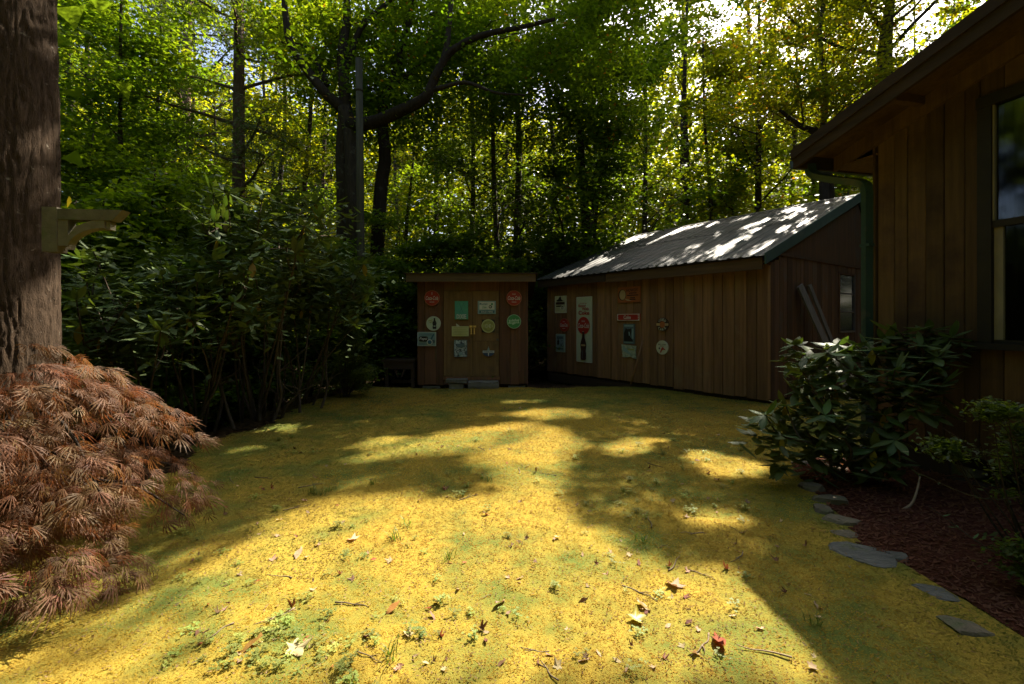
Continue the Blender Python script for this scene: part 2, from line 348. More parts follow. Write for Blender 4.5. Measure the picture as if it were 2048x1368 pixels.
def shades_gap(P):
    """True for points of foliage that stand between the sun and a lit gap"""
    t = P[:, 2] / S.z
    x = P[:, 0] - S.x * t; y = P[:, 1] - S.y * t
    x = x + 0.10 * vnoise(np.stack([x * 3, y * 3, x * 0], -1), 5); y = y + 0.10 * vnoise(np.stack([x * 3, y * 3, x * 0], -1), 6)
    m = np.zeros(len(P), bool)
    for poly in LITG: m |= inpoly(x, y, poly)
    for cx, cy_, r in LITC: m |= (x - cx) ** 2 + (y - cy_) ** 2 < r * r
    m &= P[:, 2] > 1.15
    nz = vnoise(np.stack([x * .6, y * .6, x * 0], -1), 71) + .5 * vnoise(np.stack([x * 1.7, y * 1.7, x * 0], -1), 72)      # small openings all over the wood
    zz = P[:, 2] - .10 * np.maximum(0, P[:, 1] - 17)
    return m | ((y > 9.5) & (zz > 2.5) & (nz > np.where(zz > 7.5, -.16, .24)))

gap((-2.35, 2.6, 0.8), 0.75); gap((-2.75, 3.2, 1.2), 0.45); gap((-3.95, 3.85, 1.25), 0.55)
for k_ in range(15):
    rd_ = random.Random(k_ + 300); gap((rd_.uniform(-5.2, -3.2), rd_.uniform(4.8, 7.2), rd_.uniform(1.4, 3.0)), rd_.uniform(.14, .34))
rd_ = random.Random(88)
for k_ in range(34):
    a_ = -.15 - 4.2 * rd_.random() ** 1.5; b_ = rd_.uniform(-.1, 3.7); r_ = rd_.uniform(.08, .24)
    gap(Vector((4.45, 8.0, 0)) + Vector((.584, -.812, 0)) * a_ + Vector((.812, .584, 0)) * b_ + Vector((0, 0, 2.7 + .4 * b_)), r_)
gap((3.05, 4.5, 1.05), 0.28); gap((3.6, 5.0, 0.2), 0.35)

# ------------------------------------------------------------------ foliage builder
def build_leaves(name, P, D, Sd, L, W, C, mat, parent=None, cup=0.15, loc=None, origin=None, tri=False):
    n = len(P)
    Nn = np.cross(D, Sd)
    L = np.broadcast_to(np.asarray(L, float), (n,))[:, None]; W = np.broadcast_to(np.asarray(W, float), (n,))[:, None]
    if origin is not None: P = P - np.asarray(origin)
    m = 3 if tri else 4
    V = np.empty((n, m, 3))
    if tri:
        V[:, 0] = P - Sd * W * 0.55; V[:, 1] = P + Sd * W * 0.55 + Nn * W * cup; V[:, 2] = P + D * L
    else:
        V[:, 0] = P; V[:, 2] = P + D * L
        mid = P + D * L * 0.5 + Nn * W * cup
        V[:, 1] = mid + Sd * W * 0.5; V[:, 3] = mid - Sd * W * 0.5
    me = bpy.data.meshes.new(name)
    me.vertices.add(n * m); me.vertices.foreach_set('co', V.reshape(-1).astype(np.float32))
    me.loops.add(n * m); me.loops.foreach_set('vertex_index', np.arange(n * m, dtype=np.int32))
    me.polygons.add(n); me.polygons.foreach_set('loop_start', np.arange(0, n * m, m, dtype=np.int32))
    try: me.polygons.foreach_set('loop_total', np.full(n, m, dtype=np.int32))
    except Exception: pass
    ca = me.color_attributes.new('col', 'FLOAT_COLOR', 'POINT')
    cc = np.ones((n, m, 4), np.float32); cc[:, :, :3] = C[:, None, :]
    ca.data.foreach_set('color', cc.reshape(-1))
    me.materials.append(mat); me.update(calc_edges=True)
    o = bpy.data.objects.new(name, me)
    if loc is not None: o.location = loc
    return link(o, parent)

def unit(a): return a / (np.linalg.norm(a, axis=1, keepdims=True) + 1e-9)

def leaf_dirs(n, droop=-0.25, jit=0.35, roll=0.5):
    az = rng.uniform(0, 2 * np.pi, n)
    D = np.stack([np.cos(az), np.sin(az), droop + jit * rng.normal(size=n)], 1); D = unit(D)
    side = np.stack([-np.sin(az), np.cos(az), roll * rng.normal(size=n)], 1)
    side = unit(side - D * (side * D).sum(1, keepdims=True))
    return D, side

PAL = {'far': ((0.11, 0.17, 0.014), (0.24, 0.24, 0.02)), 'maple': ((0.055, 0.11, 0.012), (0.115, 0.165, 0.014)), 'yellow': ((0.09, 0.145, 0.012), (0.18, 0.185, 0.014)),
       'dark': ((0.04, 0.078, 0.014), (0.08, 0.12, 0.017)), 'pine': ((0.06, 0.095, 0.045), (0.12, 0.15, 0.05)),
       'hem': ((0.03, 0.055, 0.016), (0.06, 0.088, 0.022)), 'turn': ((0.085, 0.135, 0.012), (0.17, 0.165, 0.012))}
def leaf_cols(P, pal, orange=0.0):
    a, b = PAL[pal]; n = len(P)
    t = np.clip(0.5 + 0.5 * vnoise(P * 0.7, 11) + 0.25 * rng.normal(size=n), 0, 1)[:, None]
    C = np.array(a) * (1 - t) + np.array(b) * t
    C *= rng.uniform(0.7, 1.3, (n, 1))
    if orange > 0:
        k = rng.random(n) < orange * (0.4 + 1.2 * (vnoise(P * 1.3, 12) > 0.25))
        C[k] = np.array([0.30, 0.13, 0.02]) * rng.uniform(0.6, 1.3, (k.sum(), 1))
    return C

TREES = []
def grow(base, pts, r0, limbs, h0, spread, rise=0.35, nsub=5, seed=0, droop=0.0):
    """trunk polyline pts (world) -> list of (points, radii) branches and foliage anchor points"""
    rd = random.Random(seed); tr = spline(pts, 5); n = len(tr)
    H = tr[-1].z - base.z
    br = []; anchors = []
    ga = rd.random() * 6.28
    for i in range(limbs):
        f = h0 + (0.98 - h0) * ((i + 0.5 * rd.random()) / limbs)
        p = tr[min(n - 1, int(f * (n - 1)))]
        ga += 2.4 + rd.uniform(-0.5, 0.5)
        L = spread * (1.15 - 0.75 * max(0, (f - h0) / (1 - h0))) * rd.uniform(0.7, 1.15)
        d = Vector((math.cos(ga), math.sin(ga), rise + 0.4 * f))
        q = [p]; dd = d.normalized()
        for k in range(4):
            dd = (dd + Vector((rd.uniform(-.25, .25), rd.uniform(-.25, .25), rd.uniform(-.12, .2) - droop))).normalized()
            q.append(q[-1] + dd * L / 4)
        rl = max(0.012, r0 * (1 - f * 0.8) * 0.42)
        br.append((q, [rl * (1 - 0.2 * k) for k in range(5)]))
        for k in (2, 3, 4):
            for s in range(nsub):
                e = Vector((rd.uniform(-1, 1), rd.uniform(-1, 1), rd.uniform(-.25, .45))).normalized() * L * rd.uniform(0.18, 0.42)
                a0 = q[k]; a1 = a0 + e
                if s < 2: br.append(([a0, a0 + e * 0.5 + Vector((0, 0, 0.04)), a1], [rl * 0.3, rl * 0.2, rl * 0.08]))
                anchors += [a0 + e * 0.55, a1, a1]
        anchors.append(q[-1])
    return tr, br, anchors

def crown_points(anchors, n, sh, sv):
    A = np.array([tuple(a) for a in anchors]); idx = rng.integers(0, len(A), n)
    wt = rng.uniform(0.5, 1.3, len(A))[idx][:, None]
    return A[idx] + rng.normal(size=(n, 3)) * np.array([sh, sh, sv]) * wt

def tree(name, label, pts, r0, limbs=14, h0=0.3, spread=3.0, nleaf=10000, leaf=0.09, pal='maple', group=None, bark='bark_dark', sides=9,
         needles=False, orange=0.0, seed=None, rise=0.35, sh=0.42, sv=0.16, extra=(), flare=1.25, droop=0.0, nsub=5, tri=False):
    seed = seed if seed is not None else len(TREES) * 13 + 5
    base = Vector(pts[0]); t = thing(name, label, 'tree', base, 0, group)
    tr, br, an = grow(base, [Vector(p) for p in pts], r0, limbs, h0, spread, rise, nsub, seed, droop)
    n = len(tr)
    rr = [r0 * (1 - 0.72 * (i / (n - 1)) ** 1.1) * (1 + (flare - 1) * max(0, 1 - i / 2.0)) for i in range(n)]
    tr[0] = tr[0] - Vector((0, 0, 0.25))
    b = Bag(); b.add(tube([p - base for p in tr], rr, sides)); b.build('trunk', M[bark], t, True)
    b = Bag()
    for q, r in br: b.add(tube([p - base for p in q], r, 4 if len(q) < 4 or tri else 5, False))
    if br: b.build('branches', M[bark], t, True)['kind'] = 'stuff'
    an = list(an) + list(extra)
    P = crown_points(an, nleaf, sh, sv)
    P = P[~shades_gap(P) & (P[:, 2] > gz(P[:, 0], P[:, 1]) + 0.25)]
    n = len(P)
    if needles: D, sd = leaf_dirs(n, 0.1, 0.6, 0.8); Lf = leaf * 1.6; Wf = leaf * 0.28
    else: D, sd = leaf_dirs(n); Lf = leaf * rng.uniform(0.7, 1.3, n); Wf = Lf * 0.72
    c = build_leaves('crown', P, D, sd, Lf, Wf, leaf_cols(P, pal, orange), M['needle' if needles else 'leaf'], t, origin=base, tri=tri or needles)
    c['kind'] = 'stuff'; TREES.append(t)
    return t

def straight(px, d, H, lean=0.0, curve=0.15, seed=1, dy=0.0):
    rd = random.Random(seed); x = (px - CX) / FPX * d; b = Vector((x, d, float(gz(x, d))))
    return [b + Vector((lean * H * f + rd.uniform(-curve, curve) * (f > 0), dy * H * f + rd.uniform(-curve, curve) * (f > 0), H * f)) for f in (0, 0.2, 0.45, 0.7, 1.0)]

# ------------------------------------------------------------------ the ground
def bumps(X, Y): return vnoise(np.stack([X * 7, Y * 7, X * 0], -1), 21) + 0.6 * vnoise(np.stack([X * 17, Y * 17, X * 0], -1), 22)
def grid(name, xs, ys, zoff, mat, keep=None, kind='structure', bumpy=0.0):
    X, Y = np.meshgrid(xs, ys); Z = gz(X, Y) + zoff
    if bumpy: Z = Z + bumpy * bumps(X, Y)
    nx, ny = len(xs), len(ys)
    V = np.stack([X, Y, Z], -1).reshape(-1, 3)
    i = np.arange((ny - 1) * (nx - 1)); r, c = i // (nx - 1), i % (nx - 1); a = r * nx + c
    Fc = np.stack([a, a + 1, a + nx + 1, a + nx], 1)
    if keep is not None:
        ctr = V[Fc].mean(1); Fc = Fc[keep(ctr[:, 0], ctr[:, 1])]
        used = np.unique(Fc); mp = -np.ones(len(V), int); mp[used] = np.arange(len(used)); V = V[used]; Fc = mp[Fc]
    o = obj(name, V.tolist(), Fc.tolist(), mat, None, True); o['kind'] = kind
    return o

xs = np.concatenate([np.linspace(-150, -14, 18), np.linspace(-13, 13, 105), np.linspace(14, 150, 18)])
ys = np.concatenate([np.linspace(-60, -3, 12), np.linspace(-2.5, 20, 90), np.linspace(21, 60, 30), np.linspace(65, 180, 8)])
grid('ground', xs, ys, 0.0, M['litter'])

QH = Vector((3.95, 5.0, 0.0)); HX = Vector((0.234, -0.972, 0)); HYv = Vector((0.972, 0.234, 0))     # the house: corner, along its gable wall, into it
BED = [(2.85, 4.75), (2.62, 4.2), (2.52, 3.75), (2.38, 3.35), (2.28, 2.95), (2.32, 2.5), (2.34, 2.0), (2.55, 1.4), (2.8, 0.6), (3.0, -1.0), (5.6, -1.0), (5.0, 0.5), (4.0, 5.1), (3.3, 5.0)]
def in_bed(x, y):
    n = 0.06 * vnoise(np.stack([x * 4, y * 4, x * 0], -1), 9)
    return inpoly(np.asarray(x) + n, np.asarray(y) + n, BED)
def in_lawn(x, y):
    n = 0.35 * vnoise(np.stack([x * 1.1, y * 1.1, x * 0], -1), 8) + 0.1 * vnoise(np.stack([x * 6, y * 6, x * 0], -1), 7)
    left = x > -3.45 + 0.03 * (y - 6) + n
    back = y < 10.1 + 0.9 * smooth(0.5, 2.5, x) + n * 0.6
    return left & back & ~in_bed(x, y) & (x < 8) & (y > -3)
grid('moss_lawn', np.arange(-4.4, 8.0, 0.05), np.arange(-2.0, 11.5, 0.05), 0.034, M['moss'], in_lawn, bumpy=0.007)
grid('mulch_bed', np.arange(1.6, 6.0, 0.05), np.arange(-1.2, 5.6, 0.05), 0.036, M['mulch'], in_bed, bumpy=0.014)

def shoots(name, n, rmin, rmax, a0, a1, keep, hgt, wid, cols, mat, zoff=0.004, lean=0.5, thatch=0.0):
    r = rng.uniform(rmin, rmax, n); a = np.radians(rng.uniform(a0, a1, n))
    x = r * np.sin(a); y = r * np.cos(a); k = keep(x, y); x, y, r = x[k], y[k], r[k]; n = len(x)
    P = np.stack([x, y, gz(x, y) + zoff + 0.007 * bumps(x, y)], 1)
    az = rng.uniform(0, 6.283, n); D = unit(np.stack([lean * np.cos(az), lean * np.sin(az), rng.uniform(0.3, 1.0, n)], 1))
    sd = unit(np.stack([-np.sin(az), np.cos(az), 0 * az], 1))
    h = hgt * rng.uniform(0.5, 1.3, n) * (0.6 + 0.16 * r)
    c0, c1, c2 = [np.array(c) for c in cols]
    t = np.clip(0.5 + 0.9 * vnoise(np.stack([x * 1.3, y * 1.3, x * 0], -1), 31) + 0.2 * rng.normal(size=n), 0, 1)[:, None]
    C = c0 * (1 - t) + c1 * t
    g_ = smooth(-0.05, 0.55, vnoise(np.stack([x * 0.7, y * 0.7, x * 0 + 3], -1), 32) + 0.5 * smooth(1.2, 3.5, x) + 0.5 * smooth(-1.6, -3, x))[:, None]
    g_ = np.clip(g_ + 0.35 * vnoise(np.stack([x * 4, y * 4, x * 0], -1), 33)[:, None], 0, 1)
    C = (C * (1 - g_) + c2 * g_) * rng.uniform(0.8, 1.22, (n, 1))
    if thatch:
        k = rng.random(n) < thatch * (0.5 + 1.5 * (vnoise(np.stack([x * 2.6, y * 2.6, x * 0 + 9], -1), 34) > 0.1))
        C[k] = np.array([0.22, 0.14, 0.07]) * rng.uniform(0.4, 1.7, (k.sum(), 1))
    o = build_leaves(name, P, D, sd, h, wid * (0.6 + 0.16 * r), C, mat, tri=True); o['kind'] = 'stuff'; return o
o = shoots('moss', 420000, 1.25, 10.5, -58, 58, in_lawn, 0.012, 0.007, ((0.42, 0.305, 0.042), (0.37, 0.235, 0.04), (0.165, 0.18, 0.036)), M['moss_blade'], 0.033, lean=1.7, thatch=0.07)
tag(o, 'short yellow green moss covering the lawn', 'moss')
o = shoots('mulch_chips', 26000, 1.6, 6.6, 10, 62, in_bed, 0.035, 0.012, ((0.23, 0.085, 0.05), (0.12, 0.045, 0.03), (0.18, 0.085, 0.055)), M['moss_blade'], 0.040, 2.2)
tag(o, 'shredded red brown bark chips in the bed by the house', 'mulch')
o = shoots('lawn_debris', 9000, 1.25, 9, -50, 45, in_lawn, 0.018, 0.007, ((0.36, 0.25, 0.14), (0.12, 0.07, 0.04), (0.22, 0.14, 0.08)), M['moss_blade'], 0.042, 3.0)
tag(o, 'fine bits of straw, needles and leaf crumbs strewn over the moss', 'debris')
def not_lawn(x, y): return ~in_lawn(x, y) & ~in_bed(x, y)
o = shoots('leaf_litter', 60000, 2.0, 16, -60, 45, not_lawn, 0.05, 0.04, ((0.13, 0.075, 0.04), (0.06, 0.036, 0.022), (0.09, 0.06, 0.03)), M['moss_blade'], 0.012, 2.4)
tag(o, 'dead brown leaves and debris under the shrubs', 'leaf litter')

# ------------------------------------------------------------------ the house at the right
house = thing('house', 'brown board-sided house with overhanging low-pitched roof and green downspout', 'house', QH, math.atan2(HX.y, HX.x))
PITCH = 0.27; WT = 3.47                       # roof rise per metre, height of the wall at the corner
wall_h = lambda x: WT + PITCH * x if x < 4.6 else WT + PITCH * (9.2 - x)
core = [(0.06, 0.05, 0.28), (9.1, 0.05, 0.28), (9.1, 0.05, WT), (4.6, 0.05, wall_h(4.6)), (0.06, 0.05, WT)]
v, f = prism(core, (0, 7, 0)); obj('wall_core', v, f, M['dark_in'], house)
ed = [0.0, 0.175, 0.30, 0.47, 0.625, 0.79, 0.905]
WIN0, WIN1, WZ0, WZ1 = 0.905, 1.92, 1.30, 3.36
k = 0
def hb(x0, x1, z0, z1a, z1b):
    global k; k += 1
    dy = random.uniform(-0.006, 0.006)
    board('siding_board', x0 + 0.003, x1 - 0.003, -0.012 + dy, 0.045, z0, z1a, z1b, M['wood_house'], house, 0.007)
for a, b in zip(ed[:-1], ed[1:]): hb(a, b, 0.27, wall_h(a), wall_h(b))
x = WIN0
while x < WIN1 - 0.01:
    hb(x, min(x + 0.17, WIN1), 0.27, WZ0 - 0.06, WZ0 - 0.06); hb(x, min(x + 0.17, WIN1), WZ1 + 0.06, wall_h(x), wall_h(x + 0.17)); x += 0.17
x = WIN1
while x < 5.0:
    hb(x, x + 0.18, 0.27, wall_h(x), wall_h(x + 0.18)); x += 0.18
y = 0.06
while y < 6.6:                                # the side wall, round the corner
    v, f = prism([(-0.012, y, 0.27), (-0.012, y + 0.194, 0.27), (-0.012, y + 0.194, WT - 0.05), (-0.012, y, WT - 0.05)], (0.05, 0, 0))
    obj('siding_board', v, f, M['wood_house'], house); y += 0.2
box('corner_trim', -0.04, -0.014, -0.03, 0.07, 0.27, WT - 0.06, M['wood_house'], house)
# under the floor: skirt, piers, sill
box('skirt_board', -0.01, 0.66, -0.002, 0.03, -0.12, 0.262, M['wood_fascia_dark'], house)
box('pier', 0.60, 0.78, 0.06, 0.30, -0.2, 0.272, M['concrete'], house)
box('pier', 2.3, 2.55, 0.06, 0.30, -0.2, 0.272, M['concrete'], house)
box('foundation_wall', 0.8, 9.0, 0.55, 0.7, -0.2, 0.27, M['concrete'], house)
box('foundation_ledge', 0.70, 5.0, -0.09, 0.04, -0.1, 0.05, M['wood_fascia_dark'], house)
box('floor_beam', 0.0, 5.0, 0.046, 0.06, 0.15, 0.27, M['dark_in'], house)
# roof with rake overhang towards the lawn and eave overhang past the corner
G, E, TH = 0.50, 0.52, 0.05
def roof_z(x): return WT + 0.10 + PITCH * x
v, f = prism([(-E, -G, roof_z(-E)), (4.6, -G, roof_z(4.6)), (4.6, -G, roof_z(4.6) + TH), (-E, -G, roof_z(-E) + TH)], (0, 8, 0))
obj('roof_deck', v, f, M['green_metal'], house)
zr = lambda x: roof_z(9.2 - x)
v, f = prism([(4.6, -G, zr(4.6)), (9.75, -G, zr(9.75)), (9.75, -G, zr(9.75) + TH), (4.6, -G, zr(4.6) + TH)], (0, 8, 0))
obj('roof_deck', v, f, M['green_metal'], house)
def rake_board(name, y0, y1, top, bot, x0, x1, mat):
    v, f = prism([(x0, y0, roof_z(x0) + bot), (x1, y0, roof_z(x1) + bot), (x1, y0, roof_z(x1) + top), (x0, y0, roof_z(x0) + top)], (0, y1 - y0, 0))
    return obj(name, v, f, mat, house)
rake_board('rake_fascia', -G - 0.035, -G - 0.002, TH + 0.015, -0.15, -E - 0.06, 4.6, M['wood_fascia_dark'])
rake_board('rake_trim', -G - 0.055, -G - 0.037, TH + 0.03, -0.03, -E - 0.075, 4.6, M['wood_fascia_dark'])
rake_board('soffit', -G + 0.0, -0.03, -0.005, -0.03, -E + 0.02, 4.6, M['wood_house'])
rake_board('barge_rafter', -0.06, -0.025, -0.032, -0.20, -E + 0.04, 4.6, M['wood_house'])
for xx in (0.45, 1.45, 2.45, 3.45): rake_board('lookout', -G, -0.062, -0.033, -0.11, xx, xx + 0.05, M['wood_house'])
box('eave_fascia', -E - 0.03, -E, -G + 0.0, 7.4, roof_z(-E) - 0.16, roof_z(-E) - 0.002, M['wood_fascia_dark'], house)
box('eave_soffit', -E + 0.003, 0.0, -0.02, 7.4, roof_z(-E) - 0.15, roof_z(-E) - 0.13, M['wood_house'], house)
# gutter and downspout
gp = [(-E - 0.032, 0, 0), (-E - 0.15, 0, 0.0), (-E - 0.17, 0, 0.10), (-E - 0.16, 0, 0.10), (-E - 0.142, 0, 0.012), (-E - 0.032, 0, 0.012)]
v, f = prism([(p[0], -G + 0.02, roof_z(-E) - 0.13 + p[2]) for p in gp], (0, 7.6, 0)); obj('gutter', v, f, M['green_metal'], house)
def spout(name, pts, w=0.095, d=0.07):
    P = spline(pts, 5); vv, ff = [], []
    for i, p in enumerate(P):
        t = (P[min(i + 1, len(P) - 1)] - P[max(i - 1, 0)]).normalized(); u = Vector((0.25, 1, 0)).normalized(); u = (u - t * u.dot(t)).normalized(); n = t.cross(u)
        for a, b in ((-1, -1), (1, -1), (1, 1), (-1, 1)): vv.append(p + u * a * w / 2 + n * b * d / 2)
    for i in range(len(P) - 1):
        for q in range(4): a = i * 4 + q; b = i * 4 + (q + 1) % 4; ff.append((a, b, b + 4, a + 4))
    ff += [(3, 2, 1, 0), tuple(len(vv) - 4 + q for q in range(4))]
    return obj(name, vv, ff, M['green_metal'], house)
ez = roof_z(-E) - 0.13
spout('downspout_elbow', [(-E - 0.02, -0.34, ez + 0.02), (-E + 0.02, -0.33, ez - 0.10), (-E + 0.18, -0.22, ez - 0.20), (-0.12, -0.07, ez - 0.30), (-0.075, -0.055, ez - 0.42)])
spout('downspout', [(-0.075, -0.055, ez - 0.40), (-0.075, -0.055, 2.0), (-0.075, -0.055, 1.0), (-0.075, -0.055, 0.12)])
spout('downspout_shoe', [(-0.075, -0.055, 0.14), (-0.09, -0.09, 0.07), (-0.12, -0.26, 0.03)])
for z in (2.3, 0.9): box('downspout_strap', -0.128, -0.02, -0.105, -0.015, z, z + 0.03, M['green_metal'], house)
# window
win = box('window_frame', WIN0, WIN0 + 0.10, -0.045, 0.06, WZ0, WZ1, M['frame_dark'], house)
box('window_frame', WIN1 - 0.10, WIN1, -0.045, 0.06, WZ0, WZ1, M['frame_dark'], win)
box('window_frame', WIN0 - 0.01, WIN1 + 0.01, -0.047, 0.06, WZ1 + 0.002, WZ1 + 0.10, M['frame_dark'], win)
box('window_sill', WIN0 - 0.03, WIN1 + 0.03, -0.085, 0.06, WZ0 - 0.055, WZ0 - 0.002, M['frame_dark'], win)
zm = 2.33
box('upper_sash', WIN0 + 0.102, WIN0 + 0.115, -0.03, 0.02, zm + 0.03, WZ1 - 0.002, M['cream_frame'], win)
box('lower_sash', WIN0 + 0.102, WIN0 + 0.165, -0.012, 0.02, WZ0 + 0.03, zm - 0.032, M['cream_frame'], win)
box('meeting_rail', WIN0 + 0.102, WIN1 - 0.102, -0.03, 0.03, zm - 0.03, zm + 0.028, M['frame_dark'], win)
box('lower_sash_rail', WIN0 + 0.102, WIN1 - 0.102, -0.02, 0.03, WZ0 + 0.0, WZ0 + 0.028, M['frame_dark'], win)
box('glass_pane', WIN0 + 0.118, WIN1 - 0.104, -0.006, -0.002, zm + 0.03, WZ1 - 0.003, M['glass'], win)
box('glass_pane', WIN0 + 0.167, WIN1 - 0.104, 0.006, 0.010, WZ0 + 0.03, zm - 0.032, M['glass'], win)
cv, cf = [], []
nn = 60
for i in range(nn + 1):
    xx = WIN0 + 0.11 + (WIN1 - WIN0 - 0.22) * i / nn; yy = 0.034 + 0.009 * math.sin(i * 1.1) + 0.004 * math.sin(i * 0.37)
    cv += [(xx, yy, WZ0 + 0.01), (xx, yy, WZ1 - 0.01)]
    if i: a = 2 * i; cf.append((a - 2, a, a + 1, a - 1))
obj('curtain', cv, cf, M['curtain'], win, True)

# ------------------------------------------------------------------ the long shed with the metal roof
RS = Vector((4.45, 8.0, 0.0)); SX = Vector((0.584, -0.812, 0)); SY = Vector((0.812, 0.584, 0))
shed = thing('long_shed', 'long brown board shed with ribbed metal roof, hung with old signs', 'shed', RS, math.atan2(SX.y, SX.x))
LEN, DEP, FL, EV, RIDGE, RZ = 5.94, 5.5, 0.12, 2.42, 4.0, 4.22
v, f = prism([(-0.03, 0.04, FL), (-0.03, DEP, FL), (-0.03, DEP, EV), (-0.03, RIDGE, RZ - 0.12), (-0.03, 0.04, EV)], (-LEN + 0.06, 0, 0)); obj('wall_core', v, f, M['dark_in'], shed)
x = -LEN; rd = random.Random(4)
while x < -0.02:
    wd = min(rd.choice([0.19, 0.21, 0.235, 0.26]), -x)
    if -x - wd < 0.08: wd = -x
    dy = rd.uniform(-0.008, 0.006)
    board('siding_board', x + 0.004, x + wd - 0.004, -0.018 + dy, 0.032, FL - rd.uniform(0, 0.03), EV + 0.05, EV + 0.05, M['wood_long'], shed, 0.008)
    if rd.random() < 0.35: board('batten', x + wd - 0.025, x + wd + 0.02, -0.042, -0.027, FL + 0.02, EV + 0.02, EV + 0.02, M['wood_long'], shed, 0.005)
    x += wd
GT = 2.66                                      # bottom edge of the plywood gable
WY0, WY1, WZa, WZb = 2.92, 3.72, 1.27, 2.46
y = -0.02
def gable_z(y): return EV + 0.10 + (RZ - EV - 0.2) * y / RIDGE if y < RIDGE else EV + 0.10 + (RZ - EV - 0.2) * (DEP - y) / (DEP - RIDGE)
def gb(y0, y1, z0, z1):
    dx = rd.uniform(-0.006, 0.006); c = 0.007
    pr = [(0.026 + dx, y0 + c), (0.026 + dx, y1 - c), (0.018 + dx, y1 - 0.002), (-0.028, y1 - 0.002), (-0.028, y0 + 0.002), (0.018 + dx, y0 + 0.002)]
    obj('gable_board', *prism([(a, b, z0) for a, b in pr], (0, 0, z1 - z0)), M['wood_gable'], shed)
while y < DEP:
    y1 = y + rd.choice([0.14, 0.17, 0.2])
    zt = min(GT - 0.002, gable_z(max(0.0, min(y, y1))) - 0.02, gable_z(min(DEP, y1)) - 0.02)
    if y1 > WY0 and y < WY1:
        gb(y, y1, FL - rd.uniform(0, .03), WZa - 0.04)
        if zt > WZb + 0.05: gb(y, y1, WZb + 0.04, zt)
    else: gb(y, y1, FL - rd.uniform(0, .03), zt)
    y = y1
ga = [(0.012, 0.32, GT + 0.002), (0.012, 5.2, GT + 0.002), (0.012, RIDGE, RZ - 0.16)]
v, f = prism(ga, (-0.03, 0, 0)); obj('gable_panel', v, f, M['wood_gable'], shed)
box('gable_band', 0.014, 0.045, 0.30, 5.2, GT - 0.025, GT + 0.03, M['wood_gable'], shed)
# window in the gable wall
wb = M['wood_grey']
gwin = box('window_frame', -0.02, 0.04, WY1, WY1 + 0.03, WZa - 0.03, WZb + 0.03, wb, shed)
box('window_frame', -0.02, 0.04, WY0 - 0.03, WY0, WZa - 0.03, WZb + 0.03, M['wood_gable'], gwin)
box('window_sill', -0.02, 0.05, WY0 + 0.002, WY1 - 0.002, WZa - 0.035, WZa, wb, gwin)
box('window_head', -0.02, 0.04, WY0 + 0.002, WY1 - 0.002, WZb, WZb + 0.03, M['wood_gable'], gwin)
for z in (WZa + (WZb - WZa) / 3, WZa + 2 * (WZb - WZa) / 3): box('muntin', 0.0, 0.03, WY0 + 0.002, WY1 - 0.002, z - 0.014, z + 0.014, wb, gwin)
h3 = (WZb - WZa) / 3
mg = material('dusty_window_glass', (0.03, 0.035, 0.03), (0.02, 0.022, 0.02), 5, rough=0.12, bump=0.03, bscale=6, rnd=0.0, spec=0.35)
for q in range(3): box('pane', 0.006, 0.010, WY0 + 0.002, WY1 - 0.002, WZa + q * h3 + 0.016, WZa + (q + 1) * h3 - 0.016, mg, gwin)
# skids and blocks
box('skid_beam', -LEN - 0.02, -0.05, 0.03, 0.18, -0.08, FL - 0.035, M['wood_fascia_dark'], shed)
box('skid_beam', -LEN + 0.1, -3.0, -0.05, 0.02, -0.16, 0.05, M['wood_fascia_dark'], shed)
box('skid_beam', -LEN, 0.0, DEP - 0.25, DEP - 0.1, -0.3, FL - 0.002, M['wood_fascia_dark'], shed)
for xx in (-0.5, -2.4, -4.2, -5.7): box('pier_block', xx - 0.2, xx + 0.2, 0.05, 0.35, -0.45, -0.082, M['concrete'], shed)
box('skid_beam', -0.25, -0.05, 0.2, DEP, -0.1, FL - 0.04, M['wood_fascia_dark'], shed)
# roof: ribbed sheets, front slope and steeper back slope
OV = 0.25
EVZ = 2.60
def slope_z(y): return EVZ + (RZ + 0.06 - EVZ) * (y + OV) / (RIDGE + OV)
def back_z(y): return RZ + 0.06 - (y - RIDGE) * 1.08
nP = 7; X0, X1 = -LEN - 0.2, 0.03; PW = (X1 - X0) / nP
prof = []
for r_ in range(4):
    u0 = r_ / 4
    prof += [(u0, 0), (u0 + 0.035, 0.022), (u0 + 0.075, 0.022), (u0 + 0.11, 0), (u0 + 0.16, 0), (u0 + 0.17, 0.005), (u0 + 0.185, 0.0)]
prof.append((1.0, 0))
def sheet(x0, ya, yb, zf, lift):
    vv, ff = [], []; m = 8
    for j in range(m + 1):
        y = ya + (yb - ya) * j / m
        for u, h in prof: vv.append((x0 + u * PW, y, zf(y) + h + lift + 0.003 * math.sin(j * 2.1 + x0 * 7)))
    n = len(prof)
    for j in range(m):
        for q in range(n - 1): a = j * n + q; ff.append((a, a + 1, a + n + 1, a + n))
    return obj('roof_sheet', vv, ff, M['tin'], shed)
for q in range(nP):
    lf = 0.004 * (q % 2)
    sheet(X0 + q * PW, -OV - 0.03 + rd.uniform(-.012, .012), 2.22, slope_z, 0.002 + lf)
    sheet(X0 + q * PW, 2.12, RIDGE - 0.02, slope_z, 0.012 + lf)
    sheet(X0 + q * PW, RIDGE + 0.02, DEP + 0.2, back_z, 0.002 + lf)
v, f = prism([(X0, -OV, EVZ - 0.004), (X0, RIDGE, RZ + 0.056), (X0, DEP + 0.15, back_z(DEP + 0.15) - 0.004), (X0, DEP + 0.15, back_z(DEP + 0.15) - 0.04), (X0, RIDGE, RZ + 0.0), (X0, -OV, EVZ - 0.03)], (X1 - X0 - 0.02, 0, 0))
obj('roof_deck', v, f, M['dark_in'], shed)
